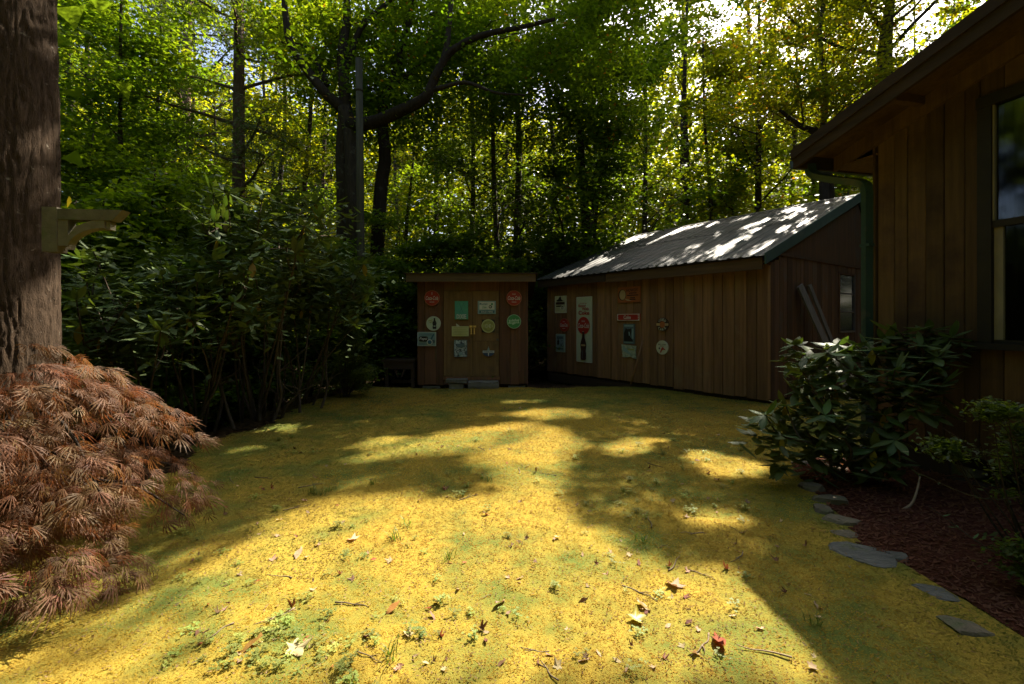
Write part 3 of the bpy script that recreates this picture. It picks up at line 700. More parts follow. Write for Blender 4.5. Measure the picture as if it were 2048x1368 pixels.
v, f = prism([(X0 - 0.02, RIDGE - 0.16, slope_z(RIDGE - 0.16) + 0.03), (X0 - 0.02, RIDGE, RZ + 0.10), (X0 - 0.02, RIDGE + 0.13, back_z(RIDGE + 0.13) + 0.03), (X0 - 0.02, RIDGE, RZ + 0.092)], (X1 - X0 + 0.04, 0, 0))
obj('ridge_cap', v, f, M['tin'], shed)
for nm, pts in (('rake_trim', [(-OV - 0.02, EVZ + 0.035), (RIDGE, RZ + 0.105), (RIDGE, RZ - 0.10), (-OV - 0.02, EVZ - 0.16)]),
                ('rake_trim', [(RIDGE + 0.002, RZ + 0.10), (DEP + 0.15, back_z(DEP + 0.15) + 0.03), (DEP + 0.15, back_z(DEP + 0.15) - 0.14), (RIDGE + 0.002, RZ - 0.13)])):
    v, f = prism([(X1 + 0.004, a, b) for a, b in pts], (0.025, 0, 0)); obj(nm, v, f, M['green_metal'], shed)
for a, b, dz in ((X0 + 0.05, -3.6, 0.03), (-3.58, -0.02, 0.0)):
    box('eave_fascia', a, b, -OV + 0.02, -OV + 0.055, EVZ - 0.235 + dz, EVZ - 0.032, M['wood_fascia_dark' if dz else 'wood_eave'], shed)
box('soffit', X0 + 0.1, -0.02, -OV + 0.06, -0.03, EVZ - 0.11, EVZ - 0.09, M['wood_long'], shed)

# ------------------------------------------------------------------ the small shed with double doors
SD = 10.29; sx0 = (835 - CX) / FPX * SD
small = thing('garden_shed', 'small brown board shed with ochre double doors covered in signs', 'shed', (sx0, SD, float(gz(-1, SD))), 0)
SWd = 2.44; B0 = 0.10; TP = 2.42
def spx(px): return (px - 835) / FPX * SD
def spz(py, d=SD): return CH + (HY - py) / FPX * d - float(gz(-1, SD))
v, f = prism([(0.02, 0.04, B0 + 0.02), (0.02, 2.4, B0 + 0.02), (0.02, 2.4, 2.1), (0.02, 0.04, TP)], (SWd - 0.04, 0, 0)); obj('wall_core', v, f, M['dark_in'], small)
d0, d1, dm = spx(888), spx(998), spx(946); dz0, dz1 = spz(753), spz(582)
for a, b in [(0, .16), (.163, .41), (.413, d0 - .003)] + [(d1 + .003, d1 + .25), (d1 + .253, d1 + .44), (d1 + .443, SWd)]:
    board('siding_board', a, b, random.uniform(-.006, .004), 0.04, B0 + random.uniform(-.03, .03), TP, TP, M['wood_red'], small, 0.008)
board('batten', d1 + 0.42, d1 + 0.465, -0.022, -0.007, B0 + .3, TP - 0.02, TP - 0.02, M['wood_red'], small)
board('batten', 0.385, 0.43, -0.022, -0.007, B0 + .5, TP - 0.02, TP - 0.02, M['wood_red'], small)
box('door_header', d0, d1, -0.004, 0.03, dz1 + 0.006, TP, M['wood_red'], small)
box('threshold', d0 - .02, d1 + .02, -0.03, 0.03, dz0 - 0.07, dz0 - 0.006, M['wood_red'], small)
box('skirt_board', d0, d1, 0.0, 0.03, B0, dz0 - 0.072, M['wood_red'], small)
dl = box('door', d0 + .004, dm - .004, -0.026, 0.02, dz0, dz1, M['wood_door'], small)
dr = box('door', dm + .004, d1 - .004, -0.026, 0.02, spz(682) + 0.003, dz1, M['wood_door'], small)
box('door_lower_panel', dm + .004, d1 - .004, -0.030, 0.02, dz0, spz(682) - 0.003, M['wood_door'], small)
box('door_edge_batten', dm - 0.055, dm - 0.006, -0.042, -0.027, dz0 + .02, dz1 - .02, M['wood_door'], small)
box('door_edge_batten', d0 + 0.005, d0 + 0.05, -0.042, -0.027, dz0 + .02, dz1 - .02, M['wood_door'], small)
box('hinge', d1 - 0.06, d1 - 0.01, -0.040, -0.031, spz(681), spz(677), M['wood_grey'], dr)
for sgn, a in ((-1, dm - 0.005), (1, dm + 0.005)):
    z = spz(653)
    box('hasp', min(a, a + sgn * 0.068), max(a, a + sgn * 0.068), -0.054, -0.043, z - 0.022, z + 0.022, M['brass'], dl if sgn < 0 else dr)
    xh = a + sgn * 0.028
    box('handle', xh - 0.011, xh + 0.011, -0.075, -0.060, z - 0.155, z - 0.055, M['brass'], dl if sgn < 0 else dr)
    box('handle_foot', xh - 0.017, xh + 0.017, -0.062, -0.043, z - 0.06, z - 0.042, M['brass'], dl if sgn < 0 else dr)
    box('handle_foot', xh - 0.017, xh + 0.017, -0.062, -0.043, z - 0.17, z - 0.152, M['brass'], dl if sgn < 0 else dr)
zt = spz(546, SD - .25)
box('roof_fascia', spx(818), spx(1072) - 0.02, -0.28, -0.245, zt - 0.19, zt - 0.02, M['wood_fascia'], small)
v, f = prism([(spx(814), -0.31, zt), (spx(814), 2.7, zt - 0.42), (spx(814), 2.7, zt - 0.46), (spx(814), -0.31, zt - 0.018)], (spx(1074) - spx(814), 0, 0)); obj('roof_deck', v, f, M['wood_fascia_dark'], small)
box('rafter_soffit', spx(820), spx(1068), -0.243, -0.01, zt - 0.10, zt - 0.08, M['wood_red'], small)
for a in (0.30, 2.2): box('pier_block', a - 0.19, a + 0.19, 0.02, 0.22, -0.12, B0 - 0.035, M['concrete'], small)
box('skid_beam', 0.0, SWd, 0.1, 0.2, -0.02, B0 + 0.018, M['wood_fascia_dark'], small)
for yy in (0.04, 0.63, 1.22, 1.81):           # side walls
    for xx in (-0.012, SWd - 0.012): obj('side_board', *prism([(xx, yy, B0), (xx, yy + .58, B0), (xx, yy + .58, TP - 0.13 * (yy + .58)), (xx, yy, TP - 0.13 * yy)], (0.024, 0, 0)), M['wood_red'], small)

# step in front of the doors
def rough_block(name, label, cat, x0, x1, y0, y1, z0, z1, mat, parent=None, group=None, seed=1, jit=0.02):
    rd = random.Random(seed); ctr = Vector(((x0 + x1) / 2, (y0 + y1) / 2, z0)); nxs = 5; vv = []; ff = []
    import itertools
    me = bpy.data.meshes.new(name)
    import bmesh
    bm = bmesh.new(); bmesh.ops.create_cube(bm, size=1.0); bmesh.ops.subdivide_edges(bm, edges=bm.edges[:], cuts=2, use_grid_fill=True)
    for q in bm.verts:
        q.co = Vector((q.co.x * (x1 - x0), q.co.y * (y1 - y0), (q.co.z + .5) * (z1 - z0))) + Vector((rd.uniform(-1, 1), rd.uniform(-1, 1), rd.uniform(-1, 1) * .6)) * jit
    bm.to_mesh(me); bm.free(); me.materials.append(mat)
    o = bpy.data.objects.new(name, me); o.location = ctr; link(o, parent)
    if label: tag(o, label, cat, group)
    return o
gs = float(gz(-1, SD))
def wx(px, d): return (px - CX) / FPX * d
rough_block('step_block', 'mossy upright concrete block under the left door of the small shed', 'block', wx(898, 10.0), wx(926, 10.0), 9.95, 10.2, gs - .05, gs + .17, M['concrete'], seed=2)
rough_block('step_slab', 'mossy slab step lying before the right door of the small shed', 'step', wx(936, 10.0), wx(997, 10.0), 9.92, 10.22, gs - .05, gs + .20, M['concrete'], seed=3)
rough_block('step_board', 'short weathered plank laid across the step block at the shed doors', 'plank', wx(892, 9.97), wx(933.5, 9.97), 9.93, 10.2, gs + .185, gs + .255, M['wood_grey'], seed=4, jit=.006)

# ------------------------------------------------------------------ signs
def ray(px, py): return Vector(((px - CX) / FPX, 1.0, (HY - py) / FPX))
def on_plane(px, py, o, n):
    r = ray(px, py); c = Vector((0, 0, CH)); t = (o - c).dot(n) / r.dot(n); return c + r * t
class Sign:
    def __init__(s, label, px, py, wpx, hpx, wall, cat='sign', off=0.05, name='metal_sign', group=None):
        if wall == 'small': o, n, rz = Vector((sx0, SD - off, 0)), Vector((0, -1, 0)), 0.0
        else: o, n, rz = RS - SY * off, -SY, math.atan2(SX.y, SX.x)
        c = on_plane(px, py, o, n)
        s.w = (on_plane(px + wpx / 2, py, o, n) - on_plane(px - wpx / 2, py, o, n)).length
        s.h = (on_plane(px, py - hpx / 2, o, n) - on_plane(px, py + hpx / 2, o, n)).length
        s.e = thing(name, label, cat, c, rz, group); s.lay = 0; s.depth = off
    def _y(s): s.lay += 1; return -0.0022 * s.lay
    def plate(s, mat, w=None, h=None):
        w = w or s.w; h = h or s.h; return box('plate', -w/2, w/2, 0, s.depth - 0.022, -h/2, h/2, mat, s.e)
    def disc(s, r, mat, name='disc', x=0, z=0, rx=None, thick=False):
        y = 0 if thick else s._y(); n = 40; rx = rx or r
        pts = [(x + rx * math.cos(2*math.pi*i/n), y, z + r * math.sin(2*math.pi*i/n)) for i in range(n)]
        v, f = prism(pts, (0, s.depth - 0.022 if thick else 0.0015, 0)); return obj(name, v, f, mat, s.e)
    def poly(s, pts, mat, name='emblem'):
        y = s._y(); v, f = prism([(a, y, b) for a, b in pts], (0, 0.0015, 0)); return obj(name, v, f, mat, s.e)
    def rect(s, x, z, w, h, mat, name='panel'): return s.poly([(x-w/2, z-h/2), (x+w/2, z-h/2), (x+w/2, z+h/2), (x-w/2, z+h/2)], mat, name)
    def text(s, body, x, z, w, h, mat, rot=0.0):
        y = s._y(); co, fc = TEXTS[body]; ca, sa = math.cos(rot), math.sin(rot)
        v = [(x + (p[0]*w)*ca - (p[1]*h)*sa, y, z + (p[0]*w)*sa + (p[1]*h)*ca) for p in co]
        return obj('lettering', v, fc, mat, s.e)
    def border(s, mat, t, inset=0.0):
        w, h = s.w - 2*inset, s.h - 2*inset
        s.rect(0, h/2 - t/2, w, t, mat, 'border'); s.rect(0, -h/2 + t/2, w, t, mat, 'border')
        s.rect(-w/2 + t/2, 0, t, h - 2*t, mat, 'border'); s.rect(w/2 - t/2, 0, t, h - 2*t, mat, 'border')
def bottle(h, w):
    pr = [(0, 0.30), (.06, .36), (.22, .36), (.32, .30), (.42, .36), (.55, .40), (.66, .30), (.78, .17), (.93, .13), (.94, .16), (1, .15)]
    return [(x * w, (z - .5) * h) for z, x in pr] + [(-x * w, (z - .5) * h) for z, x in pr[::-1]]

def coke_disc(s, drink):
    r = s.h / 2
    s.disc(r, M['red'], thick=True, name='plate'); s.disc(r * 0.97, M['tan'], 'rim'); s.disc(r * 0.94, M['red'], 'field')
    s.text('Coca-Cola', 0, 0, r * 1.6, r * 0.52, M['white'])
    s.text('Drink', 0, r * .5, r * .42, r * .16, M['white']) if drink else s.rect(0, r * .58, r * .07, r * .32, M['white'], 'mark')
    s.rect(0, -r * .52, r * .6, r * .06, M['white'], 'mark')
coke_disc(Sign('red round cola button sign above the cream bottle disc on small shed', 864, 596, 30, 31, 'small'), False)
coke_disc(Sign('red round cola button sign above the green disc on small shed', 1028, 596, 30, 31, 'small'), True)
s = Sign('cream round sign with dark bottle, left of the shed doors', 867, 647, 28, 29, 'small'); r = s.h / 2
s.disc(r, M['cream'], thick=True, name='plate'); s.disc(r * .93, M['sage'], 'field')
s.poly([(x + r * .14, z) for x, z in bottle(r * 1.5, r * .72)], M['black'], 'bottle'); s.poly([(x + r * .14, z - r * .42) for x, z in ((-.13*r, 0), (.13*r, 0), (.13*r, .12*r), (-.13*r, .12*r))], M['sage'], 'bottle_label')
s.poly([(-.7*r, .42*r), (-.1*r, .56*r), (-.1*r, .44*r), (-.7*r, .3*r)], M['olive'], 'script_stroke'); s.poly([(-.55*r, .2*r), (-.1*r, .32*r), (-.1*r, .2*r), (-.5*r, .06*r)], M['olive'], 'script_stroke')
s = Sign('pale teal rectangular sign with dark cola badge at the shed corner', 853.5, 678, 37, 28, 'small')
s.plate(M['teal']); s.border(M['white'], .008)
for z in (.36, .28, -.30, -.37): s.rect(-.06 * s.w, z * s.h, s.w * .72, .006, M['teal_dark'], 'rule')
bw, bh = s.w * .50, s.h * .38
s.poly([(-.17*s.w + bw/2*math.copysign(abs(math.cos(a))**.45, math.cos(a)), bh/2*math.copysign(abs(math.sin(a))**.45, math.sin(a))) for a in [i*math.pi/14 for i in range(28)]], M['black'], 'badge')
s.text('Pepsi', -.17 * s.w, 0, bw * .84, bh * .66, M['white'])
s.disc(s.h * .13, M['grey_blue'], 'cap', s.w * .36, -s.h * .18); s.disc(s.h * .2, M['white'], 'cap', s.w * .17, -s.h * .22); s.disc(s.h * .15, M['teal_dark'], 'cap', s.w * .17, -s.h * .22)
s.poly([(s.w*.2, -.02*s.h), (s.w*.36, .38*s.h), (s.w*.43, .34*s.h), (s.w*.28, -.06*s.h)], M['teal_dark'], 'bottle')
s = Sign('green rectangular sign with crossed lines reading DIXIE on shed door', 923, 620.5, 27, 37, 'small')
s.plate(M['dixie']); s.border(M['green'], .006)
for a in (-1, 1): s.poly([(a*.17*s.w, .42*s.h), (a*.19*s.w, .42*s.h), (-a*.12*s.w, -.14*s.h), (-a*.14*s.w, -.14*s.h)], M['teal_dark'], 'line')
s.text('DIXIE', 0, -.34 * s.h, s.w * .7, s.h * .24, M['white'])
s = Sign('pale sign with teal border and dark bottom band on right shed door', 973.5, 615, 36, 26, 'small')
s.plate(M['teal']); s.rect(0.01 * s.w, .14 * s.h, s.w * .84, s.h * .60, M['white'], 'field'); s.rect(.01 * s.w, -.33 * s.h, s.w * .84, s.h * .2, M['teal_dark'], 'band')
s.text('Mountain', -.18 * s.w, .28 * s.h, s.w * .44, s.h * .2, M['teal_dark']); s.text('Dew', -.12 * s.w, .03 * s.h, s.w * .24, s.h * .2, M['green']); s.text('SOLD HERE', .01 * s.w, -.33 * s.h, s.w * .66, s.h * .13, M['white'])
s.disc(s.h * .08, M['green'], 'spot', s.w * .29, s.h * .26); s.disc(s.h * .12, M['black'], 'ring', s.w * .2, s.h * .05); s.disc(s.h * .06, M['white'], 'ring_centre', s.w * .19, s.h * .05)
s = Sign('weathered yellowish notice board beside the brass latch', 920.5, 662.5, 34, 20, 'small')
s.plate(M['olive_lt'])
for q in range(5): s.rect(random.uniform(-.05, .05) * s.w, (.34 - .17 * q) * s.h, s.w * .8, s.h * .035, M['olive'], 'faded_line')
s.poly([(-.2*s.w, .42*s.h), (-.02*s.w, .5*s.h), (-.1*s.w, .62*s.h), (-.23*s.w, .78*s.h), (-.24*s.w, .66*s.h)], M['cream'], 'strap')
s = Sign('round olive sign with the letters DE on a dark square', 976.5, 652, 28, 28, 'small'); r = s.h * .48
s.plate(M['black'], s.w * .92, s.h * .92); s.disc(r, M['olive_lt'], 'rim'); s.disc(r * .88, M['olive'], 'field'); s.disc(r * .66, M['black'], 'ring'); s.disc(r * .62, M['olive'], 'inner_field')
s.rect(0, 0, r * 1.5, r * .62, M['olive'], 'bar'); s.text('DE', 0, 0, r * .8, r * .48, M['cream'])
for a in (-1, 1): s.poly([(a*.58*r, .1*r), (a*.72*r, 0), (a*.58*r, -.1*r)], M['cream'], 'arrow')
s = Sign('grey and white weathered picture poster low on left shed door', 921, 697, 26, 34, 'small', cat='poster', name='poster')
s.plate(M['photo']); s.border(M['grey_blue'], .01)
s.poly([(-.3*s.w, .28*s.h), (.3*s.w, .3*s.h), (.34*s.w, .12*s.h), (.1*s.w, .02*s.h), (-.3*s.w, .1*s.h)], M['grey_blue'], 'dark_patch'); s.disc(s.h * .11, M['teal'], 'pale_patch', 0, -.36 * s.h + .02)
s = Sign('small torch-shaped sign reading STANDARD on right shed door', 977, 703, 23, 22, 'small', off=0.06)
hw = s.w / 2
v, f = prism([(hw * .98 * math.cos(a), 0, -.1 * s.h + .34 * s.h * math.sin(a)) for a in [math.pi + i * math.pi / 16 for i in range(17)]], (0, .035, 0)); obj('plate', v, f, M['navy'], s.e)
s.rect(0, -.02 * s.h, s.w, s.h * .2, M['white'], 'band'); s.poly([(-.1*s.w, .07*s.h), (.1*s.w, .07*s.h), (.07*s.w, .3*s.h), (.03*s.w, .32*s.h), (0, .52*s.h), (-.03*s.w, .32*s.h), (-.07*s.w, .3*s.h)], M['teal'], 'torch')
s.poly([(-.05*s.w, -.13*s.h), (.05*s.w, -.13*s.h), (.02*s.w, -.42*s.h), (-.02*s.w, -.42*s.h)], M['white'], 'torch_handle'); s.text('STANDARD', 0, -.02 * s.h, s.w * .86, s.h * .13, M['navy'])
s = Sign('round green sign with pale star shape below the right cola disc', 1028, 643, 28, 28, 'small'); r = s.h / 2
s.disc(r, M['pale_green'], thick=True, name='plate'); s.disc(r * .93, M['green'], 'field')
s.poly([(-.78*r,.28*r), (-.35*r,.2*r), (-.2*r,.34*r), (0,.28*r), (.2*r,.42*r), (.35*r,.24*r), (.78*r,.34*r), (.68*r,0), (.8*r,-.26*r), (.3*r,-.24*r), (0,-.4*r), (-.2*r,-.5*r), (-.3*r,-.3*r), (-.85*r,-.3*r), (-.7*r,0)], M['pale_green'], 'starburst')
s.text('Sprite', 0, -.04 * r, r * 1.15, r * .44, M['green']); s.poly([(-.12*r, .3*r), (.12*r, .3*r), (0, .48*r)], M['black'], 'mark')

# on the long shed
s = Sign('cream poster with dark silhouette and letter D on long shed', 1121, 609, 22, 34, 'long', cat='poster', name='poster')
s.plate(M['cream']); s.border(M['white'], .012)
s.poly([(-.36*s.w,.24*s.h), (-.2*s.w,.3*s.h), (-.04*s.w,.47*s.h), (.04*s.w,.47*s.h), (.1*s.w,.3*s.h), (.24*s.w,.22*s.h), (.4*s.w,.2*s.h), (-.3*s.w,.18*s.h)], M['black'], 'silhouette')
s.rect(0, .07 * s.h, s.w * .8, s.h * .14, M['brown'], 'dark_band'); s.rect(-.12 * s.w, -.1 * s.h, s.w * .5, s.h * .07, M['black'], 'dark_band')
s.disc(s.h * .13, M['white'], 'ring', s.w * .22, -.2 * s.h, rx=s.w * .2); s.text('D', .22 * s.w, -.2 * s.h, s.w * .18, s.h * .17, M['black'])
for q in range(3): s.rect(-.2 * s.w, (-.22 - .07 * q) * s.h, s.w * .4, s.h * .02, M['olive'], 'faded_line')
coke_disc(Sign('faded red round cola button between two posters on long shed', 1128, 650, 17, 27, 'long'), True)
s = Sign('pale green poster with bottle drawing below the small cola disc', 1120.5, 686, 17, 36, 'long', cat='poster', name='poster')
s.plate(M['teal']); s.border(M['sage'], .008); s.rect(0, .3 * s.h, s.w * .78, s.h * .15, M['grey_blue'], 'dark_band'); s.rect(0, -.31 * s.h, s.w * .78, s.h * .09, M['grey_blue'], 'dark_band')
s.poly([(x - .2 * s.w, z + .07 * s.h) for x, z in bottle(s.h * .34, s.w * .32)], M['black'], 'bottle'); s.poly([(.0, .05*s.h), (.12*s.w, -.2*s.h), (.2*s.w, -.2*s.h), (.34*s.w, .05*s.h), (.24*s.w, .02*s.h), (.16*s.w, -.1*s.h)], M['grey_blue'], 'drawing'); s.disc(s.h * .05, M['grey_blue'], 'spot', .26 * s.w, .14 * s.h)
s = Sign('tall white sign with red cola disc over a bottle picture', 1168, 659, 30, 131, 'long')
s.plate(M['sage']); s.border(M['white'], .014)
s.text('things go', -.02 * s.w, .40 * s.h, s.w * .5, s.h * .025, M['red']); s.text('Better', -.1 * s.w, .365 * s.h, s.w * .5, s.h * .042, M['red']); s.text('With', .12 * s.w, .315 * s.h, s.w * .46, s.h * .046, M['red']); s.text('Coke', .02 * s.w, .255 * s.h, s.w * .72, s.h * .065, M['red'])
r = s.w * .41; s.disc(r, M['red'], 'red_disc', 0, .06 * s.h); s.text('Coca-Cola', 0, .06 * s.h, r * 1.8, r * .55, M['white']); s.text('DRINK', 0, .06 * s.h + r * .5, r * .55, r * .16, M['white'])
s.poly([(x, z - .245 * s.h) for x, z in bottle(s.h * .44, s.w * .5)], M['brown'], 'bottle'); s.rect(0, -.24 * s.h, s.w * .28, s.h * .025, M['tan'], 'bottle_label'); s.rect(-.06 * s.w, -.38 * s.h, s.w * .03, s.h * .12, M['grey_blue'], 'bottle_glint'); s.rect(0, -.03 * s.h, s.w * .12, s.h * .012, M['tan'], 'bottle_cap')
s = Sign('faded orange rectangular sign reading HOWDY on long shed', 1257.5, 589, 44, 31, 'long')
s.plate(M['orange']); s.border(M['orange'], .01); s.disc(s.h * .36, M['brown'], 'oval_rim', -.29 * s.w, -.01 * s.h, rx=s.w * .18); s.disc(s.h * .32, M['tan'], 'oval', -.27 * s.w, -.01 * s.h, rx=s.w * .14)
s.text('HOWDY', .17 * s.w, .27 * s.h, s.w * .52, s.h * .2, M['brown'])
for z, wd in ((.08, .34), (-.06, .5), (-.22, .22), (-.33, .26)): s.rect(.2 * s.w, z * s.h, s.w * wd, s.h * .06, M['brown'], 'faded_line')
s.poly([(-.16*s.w, -.26*s.h), (.0, -.32*s.h), (.16*s.w, -.42*s.h), (-.05*s.w, -.4*s.h)], M['tan'], 'ribbon')
s = Sign('small red horizontal sign reading Coke under the orange sign', 1256.5, 634.5, 45, 14, 'long')
s.plate(M['red']); s.border(M['white'], .012, .004)
for a in (-1, 1):
    for z in (-.3, 0, .3): s.rect(a * .46 * s.w, z * s.h, s.w * .03, s.h * .16, M['white'], 'corner_ornament')
s.text('Coke', -.02 * s.w, 0, s.w * .32, s.h * .55, M['white'])
s = Sign('dark blue grey animal picture poster on long shed', 1257.5, 668, 22, 40, 'long', cat='poster', name='poster')
s.plate(M['grey_blue']); s.rect(0, .41 * s.h, s.w * .8, s.h * .08, M['teal'], 'title_band'); s.rect(.36 * s.w, .02 * s.h, s.w * .14, s.h * .5, M['teal'], 'pale_strip')
s.poly([(-.42*s.w,-.36*s.h), (-.42*s.w,.05*s.h), (-.26*s.w,.3*s.h), (-.12*s.w,.24*s.h), (.12*s.w,.26*s.h), (.24*s.w,.3*s.h), (.26*s.w,.1*s.h), (.14*s.w,-.14*s.h), (.34*s.w,-.26*s.h), (.4*s.w,-.36*s.h)], M['black'], 'dark_animal'); s.poly([(.0,.12*s.h), (.1*s.w,.1*s.h), (.12*s.w,-.06*s.h), (.04*s.w,-.1*s.h)], M['teal'], 'muzzle')
s.rect(0, -.42 * s.h, s.w * .84, s.h * .03, M['teal'], 'rule')
s = Sign('torn pale green poster under the dark animal picture', 1257, 703, 29, 27, 'long', cat='poster', name='poster')
v, f = prism([(a * s.w, 0, b * s.h) for a, b in ((-.5,.5), (.5,.44), (.46,.0), (.5,-.5), (.24,-.46), (.2,-.36), (-.02,-.42), (-.3,-.46), (-.5,-.38), (-.4,-.34), (-.47,0))], (0, .02, 0)); obj('sheet', v, f, M['torn'], s.e)
s.poly([(-.4*s.w,.3*s.h), (-.3*s.w,.36*s.h), (.2*s.w,-.2*s.h), (.1*s.w,-.22*s.h), (-.36*s.w,.02*s.h)], M['teal'], 'dark_patch'); s.rect(.18 * s.w, .16 * s.h, s.w * .4, s.h * .12, M['olive'], 'title_band')
s = Sign('small round dark sign reading USED CARS on long shed', 1325, 649, 24, 27, 'long'); r = s.h / 2
s.disc(r, M['brown'], thick=True, name='plate'); s.disc(r * .48, M['orange'], 'centre'); s.rect(0, 0, r * 2.1, r * .36, M['tan'], 'wing_band'); s.disc(r * .44, M['orange'], 'centre')
for word, up in (('USED', 1), ('CARS', -1)):
    for i, c in enumerate(word):
        a = (i - 1.5) * 0.52; an = math.pi / 2 - a if up == 1 else -math.pi / 2 + a
        s.text(c, r * .74 * math.cos(an), r * .74 * math.sin(an), r * .3, r * .36, M['cream'], -a if up == 1 else a)
s = Sign('round cream sign with red helmet picture below the USED CARS sign', 1324, 695, 24, 28, 'long'); r = s.h / 2
s.disc(r, M['cream'], thick=True, name='plate'); s.text('FIRE CHIEF', 0, .42 * r, r * 1.35, r * .2, M['black']); s.rect(0, .2 * r, r * .6, r * .06, M['brown'], 'small_line')
s.poly([(-.3*r,-.75*r), (-.22*r,-.45*r), (0,.0), (.22*r,.08*r), (.32*r,-.1*r), (.6*r,-.28*r), (.55*r,-.36*r), (.25*r,-.3*r), (0,-.45*r), (-.12*r,-.75*r)], M['red'], 'helmet'); s.poly([(-.55*r,-.1*r), (-.4*r,.04*r), (-.3*r,-.1*r), (-.34*r,-.26*r), (-.5*r,-.22*r)], M['black'], 'shield')

# ------------------------------------------------------------------ loose things by the sheds
def local(o, x, y, z, ax, ay): return Vector((o.x, o.y, 0)) + ax * x + ay * y + Vector((0, 0, z))
def leaning(name, label, p0, p1, w_, t_, side, mat, cat='plank'):
    p0 = Vector(p0); p1 = Vector(p1); a = (p1 - p0).normalized(); sd = (side - a * side.dot(a)).normalized(); n = a.cross(sd)
    vv = []
    for p in (p0, p1):
        for u, q in ((-1, -1), (1, -1), (1, 1), (-1, 1)): vv.append(p + sd * u * w_ / 2 + n * q * t_ / 2 - p0)
    o = obj(name, vv, [(0,1,2,3), (7,6,5,4), (0,4,5,1), (1,5,6,2), (2,6,7,3), (3,7,4,0)], mat, None, False, p0); tag(o, label, cat); return o
gn = SX
leaning('leaning_plank', 'wide grey weathered plank leaning on the shed gable wall', local(RS, 0.62, 1.75, 0.02, SX, SY), local(RS, 0.09, 0.92, 2.13, SX, SY), 0.24, 0.03, SY, M['wood_grey'])
leaning('leaning_plank', 'narrow grey weathered board leaning beside the wide plank', local(RS, 0.58, 2.02, 0.02, SX, SY), local(RS, 0.085, 1.33, 2.16, SX, SY), 0.13, 0.03, SY, M['wood_grey'])
a_ = on_plane(1286, 680, RS - SY * .05, -SY); b_ = on_plane(1262, 768, RS - SY * .25, -SY)
v, f = tube([(0, 0, 0), (a_ - b_) * 0.5, a_ - b_], [0.022, 0.020, 0.016], 7); o = obj('wooden_pole', v, f, M['wood_long'], None, True, b_); tag(o, 'thin brown wooden pole leaning on the long shed beside the torn poster', 'pole')
# low work table left of the small shed
tb = thing('work_table', 'dark weathered low table standing left of the small shed', 'table', (wx(803, 10.4), 10.5, float(gz(-2.5, 10.5))), 0)
box('table_top', -.40, .33, -.3, .3, .62, .67, M['wood_fascia_dark'], tb); box('apron', -.36, .30, -.28, -.25, .46, .618, M['wood_fascia_dark'], tb)
for xx in (-.33, .24):
    for yy in (-.24, .20): box('leg', xx, xx + .07, yy, yy + .06, -0.1, .618, M['wood_fascia_dark'], tb)
for sg in (-1, 1): obj('brace', *prism([(sg * .02, -.27, .28), (sg * .05, -.27, .28), (sg * .13, -.27, .455), (sg * .08, -.27, .455)], (0, .04, 0)), M['wood_fascia_dark'], tb)
box('stretcher', -.25, .23, -.02, .03, .12, .19, M['wood_fascia_dark'], tb)

# stones bordering the bed
def stone(label, px, py, wpx, dep, hgt, mat, seed, flat=0.3, d=None, rot=0.0, name='border_stone'):
    hgt *= .62
    import bmesh
    d = d or CH * FPX / (py - HY); x = wx(px, d); w_ = wpx / FPX * d; rd = random.Random(seed)
    bm = bmesh.new(); bmesh.ops.create_icosphere(bm, subdivisions=3, radius=1.0)
    cut = [(Vector((rd.uniform(-1, 1), rd.uniform(-1, 1), rd.uniform(-.3, .6))).normalized(), rd.uniform(.5, .85)) for _ in range(12)]
    for q in bm.verts:
        for n, k_ in cut:
            e = q.co.dot(n) - k_
            if e > 0: q.co -= n * e
        if q.co.z > flat: q.co.z = flat + (q.co.z - flat) * 0.12
        q.co += Vector([rd.uniform(-.03, .03) for _ in range(3)])
        q.co = Vector((q.co.x * w_ / 1.75, q.co.y * dep / 1.75, q.co.z * hgt / (flat + .1)))
    me = bpy.data.meshes.new(name); bm.to_mesh(me); bm.free(); me.materials.append(mat)
    o = bpy.data.objects.new(name, me); o.location = (x, d, float(gz(x, d)) + 0.018); o.rotation_euler = (0, 0, rot); link(o); tag(o, label, 'stone', 'stones bordering the mulch bed')
stone('rounded tan fieldstone at the end of the bed border', 1618, 985, 62, .26, .12, M['stone_tan'], 1, .6)
stone('pale angular stone between the rounded fieldstone and the tan slab', 1664, 1012, 70, .22, .09, M['stone_tan'], 2, .4, rot=.2)
stone('small mossy wedge stone tucked before the tan slab', 1650, 1034, 46, .18, .08, M['stone_tan'], 3, .4, rot=-.3)
stone('flat tan slab stone with clean broken edge in border', 1688, 1058, 78, .20, .08, M['stone_tan'], 4, .3, rot=-.1)
stone('sunken mossy stone between the tan slab and big flagstone', 1700, 1082, 70, .16, .04, M['stone_tan'], 5, .3, rot=-.2)
stone('large flat blue grey flagstone beside the mulch', 1716, 1118, 150, .34, .05, M['stone_blue'], 6, .18, rot=-.12)
stone('small pale stone touching the big flagstone', 1796, 1128, 48, .16, .05, M['stone_blue'], 7, .4)
stone('low half-buried grey slab following the small pale stone', 1862, 1196, 90, .2, .04, M['stone_blue'], 12, .25, rot=-.5)
stone('mossy sunken stone at the near end of the bed border', 1925, 1270, 90, .18, .05, M['stone_tan'], 13, .3, rot=-.6)
stone('tan pebble lying in the grass by the flagstone', 1702, 1148, 20, .06, .03, M['stone_tan'], 9, .5)
stone('flat pale paving stone under the rhododendron', 1665, 938, 95, .45, .04, M['stone_tan'], 10, .15)
stone('grey paving stone leaning under the rhododendron stem', 1605, 930, 70, .35, .05, M['stone_blue'], 11, .2)
